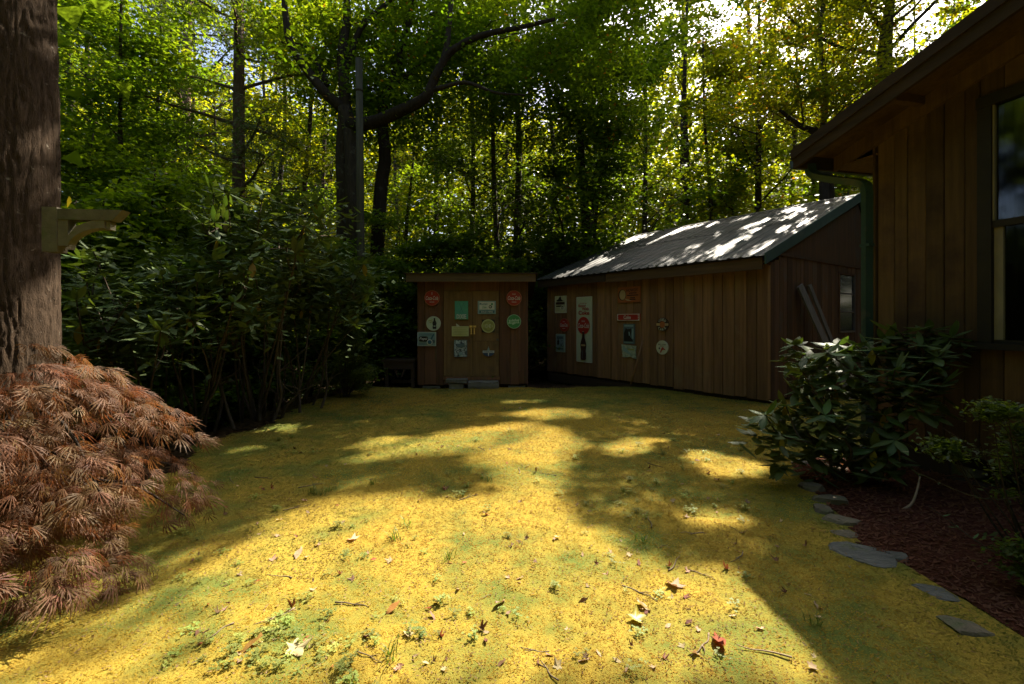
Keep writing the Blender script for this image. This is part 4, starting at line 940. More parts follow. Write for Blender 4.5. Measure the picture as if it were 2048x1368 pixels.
# ------------------------------------------------------------------ the big oak at the left, with the timber bracket
OX, OY, OR = -4.30, 3.80, 0.43
oak = thing('oak_tree', 'huge furrowed brown oak trunk with a timber bracket fixed on it', 'tree', (OX, OY, float(gz(OX, OY))))
na, nh = 300, 230
A, Hh = np.meshgrid(np.linspace(0, 2 * np.pi, na, endpoint=False), np.linspace(-0.3, 5.6, nh))
rad = OR * (1 - 0.02 * Hh) + 0.16 * np.exp(-np.maximum(Hh, 0) * 2.4) * (1 + 0.3 * np.sin(A * 5))
cA, sA = np.cos(A) * OR, np.sin(A) * OR
warp = vnoise(np.stack([cA * 9, sA * 9, Hh * 3], -1), 41)
n1 = vnoise(np.stack([cA * 27 + warp * .8, sA * 27 + warp * .8, Hh * 5.0 + warp * 1.2], -1), 42)
n2 = vnoise(np.stack([cA * 48 + warp, sA * 48 + warp, Hh * 9], -1), 43)
rad = rad + 0.013 * np.clip(np.abs(n1) * 3.2, 0, 1) + 0.006 * np.clip(np.abs(n2) * 3, 0, 1) + 0.003 * vnoise(np.stack([cA * 60, sA * 60, Hh * 30], -1), 45) + 0.02 * vnoise(np.stack([cA * 3, sA * 3, Hh * .6], -1), 44)
V = np.stack([np.cos(A) * rad, np.sin(A) * rad, Hh], -1).reshape(-1, 3)
i = np.arange((nh - 1) * na); r_, c_ = i // na, i % na; a = r_ * na + c_; b = r_ * na + (c_ + 1) % na
obj('trunk', V.tolist(), np.stack([a, b, b + na, a + na], 1).tolist(), M['bark'], oak, True)
base = Vector(oak.location)
tr, br, an = grow(base, [base + Vector((0, 0, 5.4)), base + Vector((-.1, .2, 10)), base + Vector((.2, .1, 17))], 0.42, 11, 0.05, 4.5, seed=77)
bg_ = Bag(); bg_.add(tube([p - base for p in tr], [0.40 * (1 - .8 * k / len(tr)) for k in range(len(tr))], 10))
for q_, rr in br: bg_.add(tube([p - base for p in q_], rr, 6, False))
bg_.build('branches', M['bark_dark'], oak, True)['kind'] = 'stuff'
P = crown_points(an, 14000, .45, .2); P = P[~shades_gap(P)]; D, sd = leaf_dirs(len(P))
build_leaves('crown', P, D, sd, .12, .075, leaf_cols(P, 'maple'), M['leaf'], oak, origin=base)['kind'] = 'stuff'

# bracket: square post, arm, curved brace (a plant hanger)
bo = at(128, 460, 3.42)
br_t = thing('timber_bracket', 'weathered timber hanging bracket with curved brace on the oak trunk', 'bracket', (bo.x, bo.y, bo.z - .165), R(6))
br_t.scale = (1.05, 0.8, 1.0)
mb = M['wood_bracket']
box('post', -.115, -.02, -.045, .075, 0.0, .325, mb, br_t)
box('post', -.018, .045, -.035, .055, .045, .235, mb, br_t)
obj('arm', *prism([(-.018, -.042, .237), (.335, -.042, .237), (.40, -.042, .315), (-.018, -.042, .315)], (0, .11, 0)), mb, br_t)
arc = []
for k_ in range(9): th = math.pi / 2 * k_ / 8; arc.append((.28 - .24 * math.cos(th), .02 + .16 * math.sin(th)))
out = [(.28, .235), (.20, .235), (.10, .19), (.046, .12)]
obj('brace', *prism([(x, -.038, z) for x, z in arc] + [(x, -.038, z) for x, z in out], (0, .09, 0)), mb, br_t)
obj('peg', *prism([(.24, -.02, .172), (.31, -.02, .172), (.31, -.02, .234), (.283, -.02, .234), (.283, -.02, .182), (.24, -.02, .182)], (0, .07, 0)), mb, br_t)
o = obj('resting_leaf', [(-.018, 0, 0), (0, -.004, .02), (.016, 0, .045), (.01, 0, .075), (-.004, 0, .09), (-.018, 0, .06), (-.022, .003, .03)], [(0, 1, 6), (1, 2, 5, 6), (2, 3, 4, 5)], M['rhodo_yellow'], None, True, bo + Vector((.06, -.02, .157)))
tag(o, 'single yellow green leaf standing on top of the timber bracket', 'leaf')

# ------------------------------------------------------------------ rhododendrons: whorls of long leaves
def rh_leaf_mesh(name, L, W, curl, mat, kind=0):
    us = np.linspace(0, 1, 6); vv = []; ff = []
    for i_, u in enumerate(us):
        w_ = W / 2 * (math.sin(math.pi * min(1, max(.0, u ** .85))) ** .8 if 0 < u < 1 else 0.04)
        z = -curl * L * u * u
        vv += [(u * L, -w_, z - w_ * .25), (u * L, 0, z), (u * L, w_, z - w_ * .25)]
        if i_: a = i_ * 3; ff += [(a - 3, a, a + 1, a - 2), (a - 2, a + 1, a + 2, a - 1)]
    return mesh(name, vv, ff, mat, True)
RH = [rh_leaf_mesh('leaf', .15, .050, .12, M['rhodo']), rh_leaf_mesh('leaf', .135, .052, .25, M['rhodo']), rh_leaf_mesh('leaf', .165, .048, .05, M['rhodo'])]
RHY = rh_leaf_mesh('leaf', .13, .058, .3, M['rhodo_yellow'])
RHN = [rh_leaf_mesh('leaf', .17, .066, .10, M['rhodo']), rh_leaf_mesh('leaf', .15, .062, .25, M['rhodo']), rh_leaf_mesh('leaf', .185, .066, .0, M['rhodo'])]

def leaf_matrix(p, az, el, roll, s):
    d = Vector((math.cos(az) * math.cos(el), math.sin(az) * math.cos(el), math.sin(el)))
    up = Vector((0, 0, 1)); sd = up.cross(d); sd = sd.normalized() if sd.length > 1e-4 else Vector((1, 0, 0)); n = d.cross(sd)
    m = Matrix((d, sd, n)).transposed() @ Matrix.Rotation(roll, 3, 'X')
    return Matrix.Translation(p) @ (m * s).to_4x4()

def rhododendron(label, base, tips, meshes, limit=300, seed=0, stems=7, per=(8, 11), scale=1.0, group=None, yellow=0.03, extra=0, name='rhododendron', hang=0.0, close=False):
    rd = random.Random(seed); base = Vector(base); t = thing(name, label, 'shrub', base, 0, group); made = 0
    st = Bag(); feet = [base + Vector((rd.uniform(-.35, .35), rd.uniform(-.3, .3), -.08)) for _ in range(stems)]
    more = []; nodes_ = []
    def shades_oak(p):
        q_ = p - S * (p.z / S.z); return p.x < 0 and p.z > 1.1 and (q_.x - LITC[2][0]) ** 2 + (q_.y - LITC[2][1]) ** 2 < (LITC[2][2] + .12) ** 2
    tips = [p for p in tips if not shades_oak(p)]
    order = sorted(tips, key=lambda p: p.y)
    for tip in order:
        tip = Vector(tip); f0 = min(feet, key=lambda q: (q - tip).length + rd.uniform(0, .5))
        nod = [q for q in nodes_ if q.z < tip.z - .05 and (q - tip).length < .75]
        if nod and len(nodes_) > stems * 2:
            f0 = min(nod, key=lambda q: (q - tip).length); mid = f0.lerp(tip, .5) + Vector((rd.uniform(-.06, .06), rd.uniform(-.06, .06), rd.uniform(-.06, .02)))
            st.add(tube([p - base for p in spline([f0, mid, tip], 3)], list(np.linspace(.011, .006, 7)), 5, False)); nodes_.append(mid)
        else:
            mid = f0.lerp(tip, .55) + Vector((rd.uniform(-.15, .15), rd.uniform(-.15, .15), rd.uniform(-.05, .15)))
            st.add(tube([p - base for p in spline([f0, f0.lerp(mid, .5) + Vector((rd.uniform(-.07, .07), rd.uniform(-.07, .07), 0)), mid, tip], 3)], list(np.linspace(.022, .006, 10)), 5, False))
            nodes_ += [mid, mid.lerp(tip, .5), f0.lerp(mid, .75)]
        n = rd.randint(*per); a0 = rd.random() * 6.28; tilt = Vector((rd.uniform(-.3, .3), rd.uniform(-.5, .1), 0))
        for k_ in range(n):
            az = a0 + k_ * 2 * math.pi / n + rd.uniform(-.2, .2); el = rd.uniform(-.45, .55) - hang
            if k_ > n - 3: el = rd.uniform(.6, 1.1)
            el += tilt.x * math.cos(az) + tilt.y * math.sin(az)
            s_ = scale * rd.uniform(.7, 1.12); p = tip + Vector((math.cos(az), math.sin(az), 0)) * .012
            if made < limit:
                yl = rd.random() < yellow
                o = bpy.data.objects.new('leaf', RHY if yl else rd.choice(meshes)); link(o, t)
                o.matrix_local = Matrix.Translation(-base) @ leaf_matrix(p, az, el if not yl else -1.1, rd.uniform(-.3, .3), s_); made += 1
            else: more.append((p, az, el, s_))
    st.build('stems', M['stem'], t, True)
    if extra:
        T = np.array([tuple(x) for x in tips])
        for _ in range(extra):
            p = T[rd.randrange(len(T))] * .9 + T[rd.randrange(len(T))] * .1 + np.array([rd.gauss(0, .2), rd.gauss(0.15, .22), rd.gauss(-.06, .2)])
            if close: q_ = tips[rd.randrange(len(tips))]; p = tuple(q_ + Vector((rd.gauss(0, .05), rd.gauss(.04, .05), -rd.uniform(.03, .28))))
            more.append((Vector(p), rd.random() * 6.28, rd.uniform(-.6, .5), scale * rd.uniform(.6, 1.0)))
    if more and close:
        VV, FF = [], []
        for p, az, el, s_ in more:
            src = rd.choice(meshes); o0 = len(VV); mt_ = Matrix.Translation(-base) @ leaf_matrix(p, az, el, rd.uniform(-.3, .3), s_)
            VV += [tuple(mt_ @ q_.co) for q_ in src.vertices]; FF += [tuple(i_ + o0 for i_ in q_.vertices) for q_ in src.polygons]
        obj('foliage', VV, FF, M['rhodo'], t, True)['kind'] = 'stuff'
    elif more:
        P = np.array([tuple(m[0]) for m in more]); az = np.array([m[1] for m in more]); el = np.array([m[2] for m in more]); ss = np.array([m[3] for m in more])
        D = np.stack([np.cos(az) * np.cos(el), np.sin(az) * np.cos(el), np.sin(el)], 1); sd = unit(np.stack([-np.sin(az), np.cos(az), rng.normal(size=len(az)) * .3], 1)); sd = unit(sd - D * (sd * D).sum(1, keepdims=True))
        C = np.array([.105, .145, .05]) * rng.uniform(.6, 1.3, (len(P), 1))
        k_ = ~shades_gap(P)
        build_leaves('foliage', P[k_], D[k_], sd[k_], .15 * ss[k_], .054 * ss[k_], C[k_], M['rhodo_stuff'], t, -.1, origin=base)['kind'] = 'stuff'
    return t

def tips_px(box_, n, d0, d1, seed, zmin=.3):
    rd = random.Random(seed); T = []
    while len(T) < n:
        px = rd.uniform(box_[0], box_[1]); py = rd.uniform(box_[2], box_[3]); d = rd.uniform(d0, d1); p = at(px, py, d)
        if all((p - q).length > .17 for q in T) and p.z > zmin: T.append(p)
        elif rd.random() < .02: T.append(p)
    return T
# right: in front of the house corner
tips = [at(x, y, d) for x, y, d in ((1600, 735, 4.3), (1632, 712, 4.6), (1590, 690, 4.9), (1655, 705, 4.2), (1530, 830, 4.1), (1572, 812, 4.3), (1560, 870, 4.0), (1612, 860, 4.2), (1650, 830, 4.0), (1665, 770, 4.1),
        (1700, 745, 4.1), (1710, 690, 4.5), (1745, 700, 4.3), (1770, 680, 4.4), (1800, 665, 4.3), (1845, 690, 4.1), (1870, 715, 4.0), (1740, 760, 4.2), (1790, 740, 4.0), (1830, 770, 3.9), (1690, 840, 4.2), (1640, 900, 4.1), (1720, 870, 4.3),
        (1770, 830, 4.1), (1600, 790, 4.5), (1630, 770, 4.4), (1750, 900, 4.0), (1860, 660, 4.4), (1900, 675, 4.2), (1680, 900, 4.5), (1820, 720, 4.35), (1675, 690, 4.8), (1790, 880, 3.9), (1880, 770, 3.9))]
rhododendron('broad glossy rhododendron growing before the house corner and downspout', (3.25, 4.45, 0.0), tips, RHN, 300, 3, 6, (8, 10), 1.22, yellow=.035, extra=1100, hang=.12, close=True)
# left: tall leggy thicket
rhododendron('rhododendron with pale sunlit whorls right beside the oak trunk', (-4.75, 5.6, float(gz(-4.75, 5.6))), tips_px((150, 330, 500, 690), 36, 4.5, 6.0, 11), RH, 300, 5, 5, group=None, extra=2200, scale=1.45)
rhododendron('tall leggy rhododendron whose top whorls rise above the thicket', (-3.95, 7.3, float(gz(-3.95, 7.3))), tips_px((390, 660, 385, 520), 40, 5.8, 7.4, 12), RH, 300, 6, 6, extra=2600, scale=1.55)
rhododendron('dark rhododendron with low spreading whorls between oak and leggy one', (-4.5, 6.8, float(gz(-4.5, 6.8))), tips_px((300, 520, 520, 660), 40, 5.2, 6.8, 13), RH, 300, 7, 6, extra=2600, scale=1.5)
rhododendron('dark shaded rhododendron next to the soft green bush', (-3.9, 8.3, float(gz(-3.9, 8.3))), tips_px((520, 740, 480, 660), 38, 7.0, 8.6, 14), RH, 300, 8, 5, extra=2600, scale=1.5)
# bare crooked stems under the thicket
for k_, (x0, y0, x1, y1, d) in enumerate(((545, 835, 570, 690, 6.9), (520, 830, 528, 700, 7.0), (425, 850, 440, 640, 6.6), (470, 840, 430, 700, 6.5), (390, 850, 470, 690, 6.2), (600, 820, 585, 700, 7.4), (640, 800, 660, 690, 7.8), (560, 830, 620, 740, 7.0))):
    p0, p1 = at(x0, y0, d), at(x1, y1, d); p0.z = float(gz(p0.x, p0.y)) - .03; rd = random.Random(k_)
    jit = lambda: Vector((rd.uniform(-.07, .07), rd.uniform(-.07, .07), 0))
    b = Bag(); m1 = p0.lerp(p1, .35) + jit(); m2 = p0.lerp(p1, .7) + jit()
    b.add(tube([p - p0 for p in spline([p0, m1, m2, p1 + Vector((0, 0, .8))], 4)], list(np.linspace(.026, .009, 13)), 6, False))
    for _ in range(4):
        s0 = m1.lerp(m2, rd.random()); e = Vector((rd.uniform(-.5, .5), rd.uniform(-.2, .2), rd.uniform(.05, .5)))
        b.add(tube([s0 - p0, s0 + e * .5 + jit() * .6 - p0, s0 + e - p0], [.010, .007, .003], 5, False))
    o = b.build('bare_sapling', M['stem'], None, True, p0); tag(o, 'bare crooked grey sapling stem in the dark thicket', 'sapling', 'bare stems under the thicket')

# ------------------------------------------------------------------ lace-leaf maple at the lower left
def lace_leaf(name, s, lobes, droop, mat, seed):
    rd = random.Random(seed); vv = [(0, 0, 0)]; ff = []
    for i_ in range(lobes):
        a = (i_ - (lobes - 1) / 2) * .30; L = s * (1 - .17 * abs(i_ - (lobes - 1) / 2)) * rd.uniform(.85, 1.1); w_ = s * .019
        for (u0, u1) in ((0, 1),):
            d = Vector((math.cos(a), math.sin(a), 0)); n = Vector((-d.y, d.x, 0)); o = len(vv)
            f = lambda u, k: (d * L * u + n * w_ * k + Vector((0, 0, -droop * L * u * u)))
            vv += [f(.25, .5), f(.25, -.5), f(.6, 1.0), f(.6, -1.0), f(1.0, 0)]
            ff += [(0, o + 1, o), (o, o + 1, o + 3, o + 2), (o + 2, o + 3, o + 4)]
            for u in (.5,):                           # side teeth
                for k in (-1, 1):
                    q_ = len(vv); vv += [f(u, .5 * k), f(u + .1, .6 * k), f(u + .2, 3.0 * k)]; ff.append((q_, q_ + 1, q_ + 2) if k > 0 else (q_ + 1, q_, q_ + 2))
    return vv, ff
LM = []
for k_ in range(4):
    vv, ff = lace_leaf('leaf', .125, 7, .25 + .2 * k_, None, k_); LM.append((vv, ff, mesh('leaf', vv, ff, M['maple_leaf'])))
MB = Vector((-3.24, 2.75, float(gz(-3.24, 2.75))))
mp = thing('lace_leaf_maple', 'low mounded lace-leaf maple with bronze feathery foliage beside the lawn', 'shrub', MB)
b = Bag(); rd = random.Random(9); twigs = []
for k_ in range(26):
    az = k_ * 2.4; L = rd.uniform(.5, 1.15); hgt = rd.uniform(.45, 1.2)
    p1 = Vector((math.cos(az) * L * .35, math.sin(az) * L * .35, hgt)); p2 = Vector((math.cos(az) * L * .8, math.sin(az) * L * .8, hgt * .95)); p3 = Vector((math.cos(az) * L * 1.1, math.sin(az) * L * 1.1, hgt * .55))
    sp = spline([(0, 0, 0), p1 * .5 + Vector((0, 0, .1)), p1, p2, p3], 3); b.add(tube(sp, list(np.linspace(.026, .004, len(sp))), 5, False))
b.build('branches', M['bark_dark'], mp, True)
# drooping sprays in uneven tiers
def sprays(n, rd):
    out = []
    for k in range(n):
        az = k * 2.39996 + rd.uniform(-.3, .3); u = ((k + .5) / n) ** .8 * .98
        el = math.asin(u); rr = 1.0 + .18 * math.sin(az * 3 + 1.2) + rd.uniform(-.16, .12)
        ce = math.cos(el) ** .62
        c = Vector((math.cos(az) * ce * .86 * rr, math.sin(az) * ce * .86 * rr, .16 + math.sin(el) * 1.12 * (1 + .1 * math.sin(az * 2)) + rd.uniform(-.08, .08)))
        sz = rd.uniform(.16, .38)
        for q in range(rd.randint(26, 40)):
            a2 = az + rd.gauss(0, .8); r2 = sz * rd.random() ** .6
            p = c + Vector((math.cos(a2) * r2, math.sin(a2) * r2, .04 - .40 * r2 * r2 / sz + rd.gauss(0, .008)))
            p.z = max(p.z, .03); out.append((p, a2, -.15 - 1.0 * r2 / sz * .55, k))
        for q in range(8):                                   # sparse inner leaves
            p = c * rd.uniform(.55, .85); out.append((p, az + rd.uniform(-1, 1), rd.uniform(-.8, 0), k))
    return out
cand = [c for c in sprays(112, random.Random(21)) if (c[3] * 7919) % 13 > 2] + [(Vector((c[0].x * .72 + .40, c[0].y * .65 - .42, max(.03, c[0].z * .5))), c[1], c[2], c[3]) for c in sprays(52, random.Random(22))]; camv = Vector((0, 0, CH)) - MB
cand.sort(key=lambda c: (c[0] - camv).length - c[0].length * .8)
rd = random.Random(5); VV, FF, CC = [], [], []
for i_, (p, az, el, kk) in enumerate(cand):
    a = az + rd.uniform(-.35, .35); e = el + rd.uniform(-.35, .5); m = leaf_matrix(p, a, e, rd.uniform(-1.0, 1.0), rd.uniform(.6, 1.3))
    if i_ < 300:
        o = bpy.data.objects.new('leaf', rd.choice(LM)[2]); link(o, mp); o.matrix_local = m
    else:
        vv, ff, _ = LM[i_ % 4]; o0 = len(VV); mm = np.array(m); VV += (np.c_[np.array([tuple(x) for x in vv]), np.ones(len(vv))] @ mm.T)[:, :3].tolist(); FF += [tuple(q + o0 for q in f) for f in ff]
        t = rd.random(); gy = .5 + .5 * math.sin(kk * 1.7)
        c0 = np.array((.14, .064, .033)) * (1 - .7 * gy * t) + np.array((.165, .125, .045)) * .7 * t * gy
        CC += [tuple(c0 * rd.uniform(.65, 1.3)) + (1,)] * len(vv)
me = mesh('foliage', VV, FF, M['maple_stuff']); ca = me.color_attributes.new('col', 'FLOAT_COLOR', 'POINT'); ca.data.foreach_set('color', np.array(CC, np.float32).reshape(-1))
o = bpy.data.objects.new('foliage', me); link(o, mp); o['kind'] = 'stuff'

# ------------------------------------------------------------------ small shrubs
def fine_shrub(name, label, base, blobs, n, leaf, c0, c1, stems=6, seed=1, cat='shrub', limit=0, wratio=.45):
    base = Vector(base); t = thing(name, label, cat, base); rd = random.Random(seed); b = Bag(); Pn = []
    for c, r in blobs:
        c = Vector(c)
        for _ in range(stems):
            e = c + Vector((rd.gauss(0, .5), rd.gauss(0, .5), rd.gauss(0, .4))) * r; m_ = base.lerp(e, .5) + Vector((rd.uniform(-.08, .08), rd.uniform(-.08, .08), rd.uniform(-.05, .08)))
            sp = spline([base + Vector((rd.uniform(-.06, .06), rd.uniform(-.06, .06), -.05)), m_, e], 4); b.add(tube([p - base for p in sp], list(np.linspace(.007, .002, len(sp))), 5, False))
    b.build('stems', M['bark_dark'], t, True)['kind'] = 'stuff'
    k_ = rng.integers(0, len(blobs), n); C = np.array([tuple(q[0]) for q in blobs])[k_]; Rr = np.array([q[1] for q in blobs])[k_][:, None]
    ncl = 26 * len(blobs); cl = np.repeat(np.array([tuple(q[0]) for q in blobs]), 26, 0) + unit(rng.normal(size=(ncl, 3))) * np.repeat(np.array([q[1] for q in blobs]), 26)[:, None] * rng.uniform(.3, 1, (ncl, 1))
    P = cl[rng.integers(0, ncl, n)] + rng.normal(size=(n, 3)) * Rr * np.array([.22, .22, .09])
    P = P[P[:, 2] > gz(P[:, 0], P[:, 1]) + .04]; n = len(P); D, sd = leaf_dirs(n, .1, .45, .5)
    tt = rng.random((n, 1)); Cc = (np.array(c0) * (1 - tt) + np.array(c1) * tt) * rng.uniform(.7, 1.3, (n, 1))
    build_leaves('foliage', P, D, sd, leaf * rng.uniform(.7, 1.3, n), leaf * wratio, Cc, M['leaf'], t, origin=base)['kind'] = 'stuff'
    return t
fine_shrub('azalea_shrub', 'small-leaved green azalea beside the house crawl space opening', (3.05, 2.62, 0.0), [((3.05, 2.75, .62), .24), ((2.95, 2.62, .86), .16), ((3.1, 2.5, .3), .22), ((2.72, 2.62, .98), .07), ((2.62, 2.8, .72), .06), ((2.72, 2.45, .22), .12)], 6500, .036, (.05, .085, .018), (.095, .13, .028), 4, 3)
fine_shrub('soft_green_bush', 'soft feathery green bush at the edge of the thicket near the small shed', (wx(690, 8.9), 8.9, float(gz(wx(690, 8.9), 8.9))), [((wx(690, 8.9), 8.9, .95), .42), ((wx(660, 8.9), 8.9, .45), .38), ((wx(715, 8.9), 8.9, .40), .34), ((wx(690, 8.9), 8.9, 1.4), .3)], 18000, .045, (.06, .085, .026), (.10, .13, .04), 6, 4, wratio=.3)
# arching azalea twigs reaching over the mulch
for k_, (pp, n_) in enumerate((([(3.0, 2.7, .7), (2.78, 2.72, .72), (2.55, 2.75, .86)], 10), ([(3.05, 2.6, .55), (2.75, 2.7, .46), (2.45, 2.85, .58)], 9), ([(3.0, 2.5, .2), (2.7, 2.55, .2), (2.42, 2.7, .42)], 12))):
    base_ = Vector(pp[0]); sp = spline(pp, 5)
    t = thing('azalea_twig', ('upper', 'middle', 'lowest')[k_] + ' arching azalea twig reaching out over the red mulch', 'twig', base_)
    obj('stem', *tube([p - base_ for p in sp], list(np.linspace(.006, .002, len(sp))), 5, False), M['stem'], t, True)
    for q_ in range(n_):
        p = sp[int((.25 + .75 * q_ / n_) * (len(sp) - 1))]; o = bpy.data.objects.new('leaf', RH[q_ % 3]); link(o, t)
        o.matrix_local = Matrix.Translation(-base_) @ leaf_matrix(p, random.uniform(0, 6.28), random.uniform(-.1, .8), 0, random.uniform(.22, .34)); 
o = obj('dead_branch', *tube([Vector(p) for p in spline([(0, 0, 0), (.12, .02, .05), (.2, .06, .14), (.26, .1, .24)], 4)], list(np.linspace(.012, .006, 13)), 6), M['twig'], None, True, (2.95, 3.55, .03)); tag(o, 'bent grey dead branch poking up from the mulch', 'branch')

# ------------------------------------------------------------------ forest: named trees first
def PX(pts): return [at(x, y, d) for x, y, d in pts]
pb = straight(476, 14.0, 21, .004, .04, 3)
tree('pine_tree', 'tall straight pine trunk with sunlit right edge behind the rhododendrons', pb, .235, 26, .30, 3.2, 13000, .13, 'pine', bark='bark_pine', sides=12, needles=True, rise=.0, sh=.3, sv=.12, droop=.02)
pb = straight(372, 19.0, 22, .0, .05, 4)
tree('pine_tree', 'pine with pale needle sprays standing behind the straight sunlit pine', pb, .30, 26, .25, 4.2, 24000, .15, 'pine', bark='bark_pine', sides=10, needles=True, rise=.05, sh=.45, sv=.16)
# forked maple in the middle
gzm = float(gz(-4.3, 12.3))
mt = thing('forked_maple', 'forked dark maple with wide sweeping limbs behind the grey pole', 'tree', (wx(692, 12.4), 12.4, gzm)); mb_ = Vector(mt.location)
LB = [([(690, 700, 12.4), (690, 420, 12.4), (686, 300, 12.4), (690, 200, 12.4), (684, 110, 12.4), (694, 30, 12.4), (688, -80, 12.4)], .25, .07),
      ([(718, 700, 12.2), (708, 400, 12.2), (706, 320, 12.2), (700, 255, 12.25), (688, 215, 12.3)], .24, .17),
      ([(682, 215, 12.35), (650, 185, 12.2), (610, 135, 12.0), (582, 90, 11.8), (572, 40, 11.7), (566, -40, 11.6)], .15, .06),
      ([(700, 250, 12.2), (745, 245, 11.9), (800, 222, 11.6), (850, 195, 11.4), (872, 150, 11.3), (900, 105, 11.2), (960, 72, 11.0), (1040, 55, 10.9), (1110, 38, 10.8)], .18, .04),
      ([(868, 160, 11.3), (890, 110, 11.3), (898, 50, 11.4), (905, -30, 11.5)], .10, .05),
      ([(745, 700, 12.9), (760, 400, 12.9), (770, 320, 12.9), (766, 260, 12.9), (768, 200, 12.9), (790, 150, 12.9), (805, 90, 12.8), (820, 30, 12.8), (830, -60, 12.8)], .20, .07),
      ([(800, 165, 12.9), (845, 125, 12.7), (890, 60, 12.6), (910, -20, 12.5)], .09, .04),
      ([(690, 150, 12.4), (720, 60, 12.2), (770, 10, 12.1), (820, -30, 12.0)], .09, .04),
      ([(866, 180, 11.35), (930, 165, 11.2), (990, 185, 11.0), (1050, 190, 10.9)], .06, .02),
      ([(655, 170, 12.2), (625, 110, 12.5), (600, 90, 12.8), (560, 85, 13.0)], .07, .03)]
anch = []
for k_, (pp, ra, rb) in enumerate(LB):
    sp = spline(PX(pp), 5); n = len(sp); gzv = [max(p.z, -.8) for p in sp]
    o = obj('trunk' if pp[0][1] == 700 else 'limb', *tube([p - mb_ for p in sp], [ra + (rb - ra) * i_ / (n - 1) for i_ in range(n)], 10, True), M['bark_dark'], mt, True)
    for p in sp:
        if p.z > 6.0 and random.random() < .9:
            for _ in range(4): anch.append(p + Vector((random.gauss(0, .9), random.gauss(1.1, .6), random.gauss(.9, .6))))
b = Bag()
for a in random.sample(anch, min(120, len(anch))):
    e = a + Vector((random.gauss(0, .5), random.gauss(0, .5), random.gauss(.1, .3))); b.add(tube([a - mb_, (a + e) / 2 + Vector((0, 0, .06)) - mb_, e - mb_], [.016, .011, .004], 4, False))
b.build('branches', M['bark_dark'], mt, True)['kind'] = 'stuff'
for _ in range(230): anch.append(Vector((random.uniform(-1.0, 3.8), random.uniform(11.2, 14.2), random.uniform(7.2, 10.8))))  # extra clumps added to the crown to shade the left of the lawn
for _ in range(110): anch.append(Vector((random.uniform(-.6, 2.6), random.uniform(10.4, 12.8), random.uniform(10.2, 14.5))))  # more clumps added above the view, to keep sun off the upper oak trunk
P = crown_points(anch, 68000, .36, .16); P = P[~shades_gap(P)]; D, sd = leaf_dirs(len(P), -.35, .4)
build_leaves('crown', P, D, sd, .10 * rng.uniform(.7, 1.3, len(P)), .082, leaf_cols(P, 'maple', .01), M['leaf'], mt, origin=mb_)['kind'] = 'stuff'
# grey pole (cut snag)
pz = float(gz(wx(722, 11.3), 11.3)); p0 = Vector((wx(724, 11.3), 11.3, pz)); zt_ = at(718, 118, 11.3)
pt = thing('wooden_pole', 'grey weathered utility pole cut off square before the forked maple', 'pole', p0)
obj('shaft', *tube([Vector((0, 0, -.3)), (zt_ - p0) * .3, (zt_ - p0) * .6, zt_ - p0], [.10, .093, .088, .085], 14), M['pole'], pt, True)
obj('band', *tube([(zt_ - p0) * .9, (zt_ - p0) * .9 + Vector((0, 0, .05))], [.092, .092], 14), M['bark_dark'], pt, True)

# right-hand trees seen over the roofs
tree('oak_tree', 'dark trunk rising just above the house roof edge with orange-tinged leaves', [Vector(p) for p in (at(1772, 660, 13.5), at(1772, 300, 13.5), at(1770, 110, 13.5), at(1778, 20, 13.6), at(1800, -160, 13.8))], .27, 12, .5, 4.2, 33000, .11, 'turn', orange=.05, sides=12,
     extra=[at(random.uniform(1380, 1980), random.uniform(-120, 240), random.uniform(12, 16)) for _ in range(170)] + [Vector((random.uniform(6.5, 10.5), random.uniform(11.5, 15.5), random.uniform(10.5, 14))) for _ in range(190)])  # second cluster: foliage added over the top of the view to dapple the right lawn
tree('crooked_maple', 'crooked dark maple with low forked limb between the roofs', PX([(1652, 660, 12.6), (1648, 380, 12.6), (1640, 275, 12.6), (1600, 252, 12.4), (1560, 220, 12.2)]), .14, 6, .55, 2.0, 8000, .09, 'turn', orange=.06,
     extra=[at(random.uniform(1500, 1720), random.uniform(120, 330), random.uniform(12, 15)) for _ in range(50)])
tree('crooked_maple', 'upright dark maple stem forking from between the roofs', PX([(1668, 660, 13.0), (1660, 380, 13.0), (1645, 280, 13.0), (1652, 180, 13.0), (1640, 60, 13.0), (1660, -60, 13.0)]), .12, 9, .4, 2.6, 9000, .09, 'turn', orange=.05)
SP = [(1176, 16.0, .22, 12.4, -.01, 'dark'), (1192, 16.6, .09, 12, .02, 'maple'), (1280, 19.0, .15, 14, 0, 'maple'), (1366, 21.0, .2, 17, 0, 'yellow'), (1412, 19.0, .11, 13.5, 0, 'yellow'),
      (1456, 20.0, .10, 12, .02, 'maple'), (1516, 18.0, .19, 13.8, 0, 'turn'), (1541, 23.0, .12, 15, .01, 'yellow'), (1592, 21.0, .14, 15, 0, 'turn'), (1624, 20.0, .17, 14.6, 0, 'yellow'), (1692, 24.0, .2, 19, 0, 'yellow')]
LS = ['thick dark leaning trunk beside a thin stem over the low roof end', 'thin dark stem pressed close beside the thick leaning trunk', 'slender dark trunk between the leaning pair and the middle of the metal roof', 'medium dark trunk standing over the middle of the ribbed metal roof',
      'very thin trunk next to the medium one over the metal roof', 'thin slightly leaning trunk just short of the stout trunk over the roof', 'stoutest straight trunk above the upper half of the ribbed metal roof', 'thin pale stem tucked behind the stout trunk over the roof',
      'straight trunk between the stout one and the crooked maple', 'dark trunk close behind the crooked maple by the roof peak', 'far trunk seen past the roof peak of the long shed']
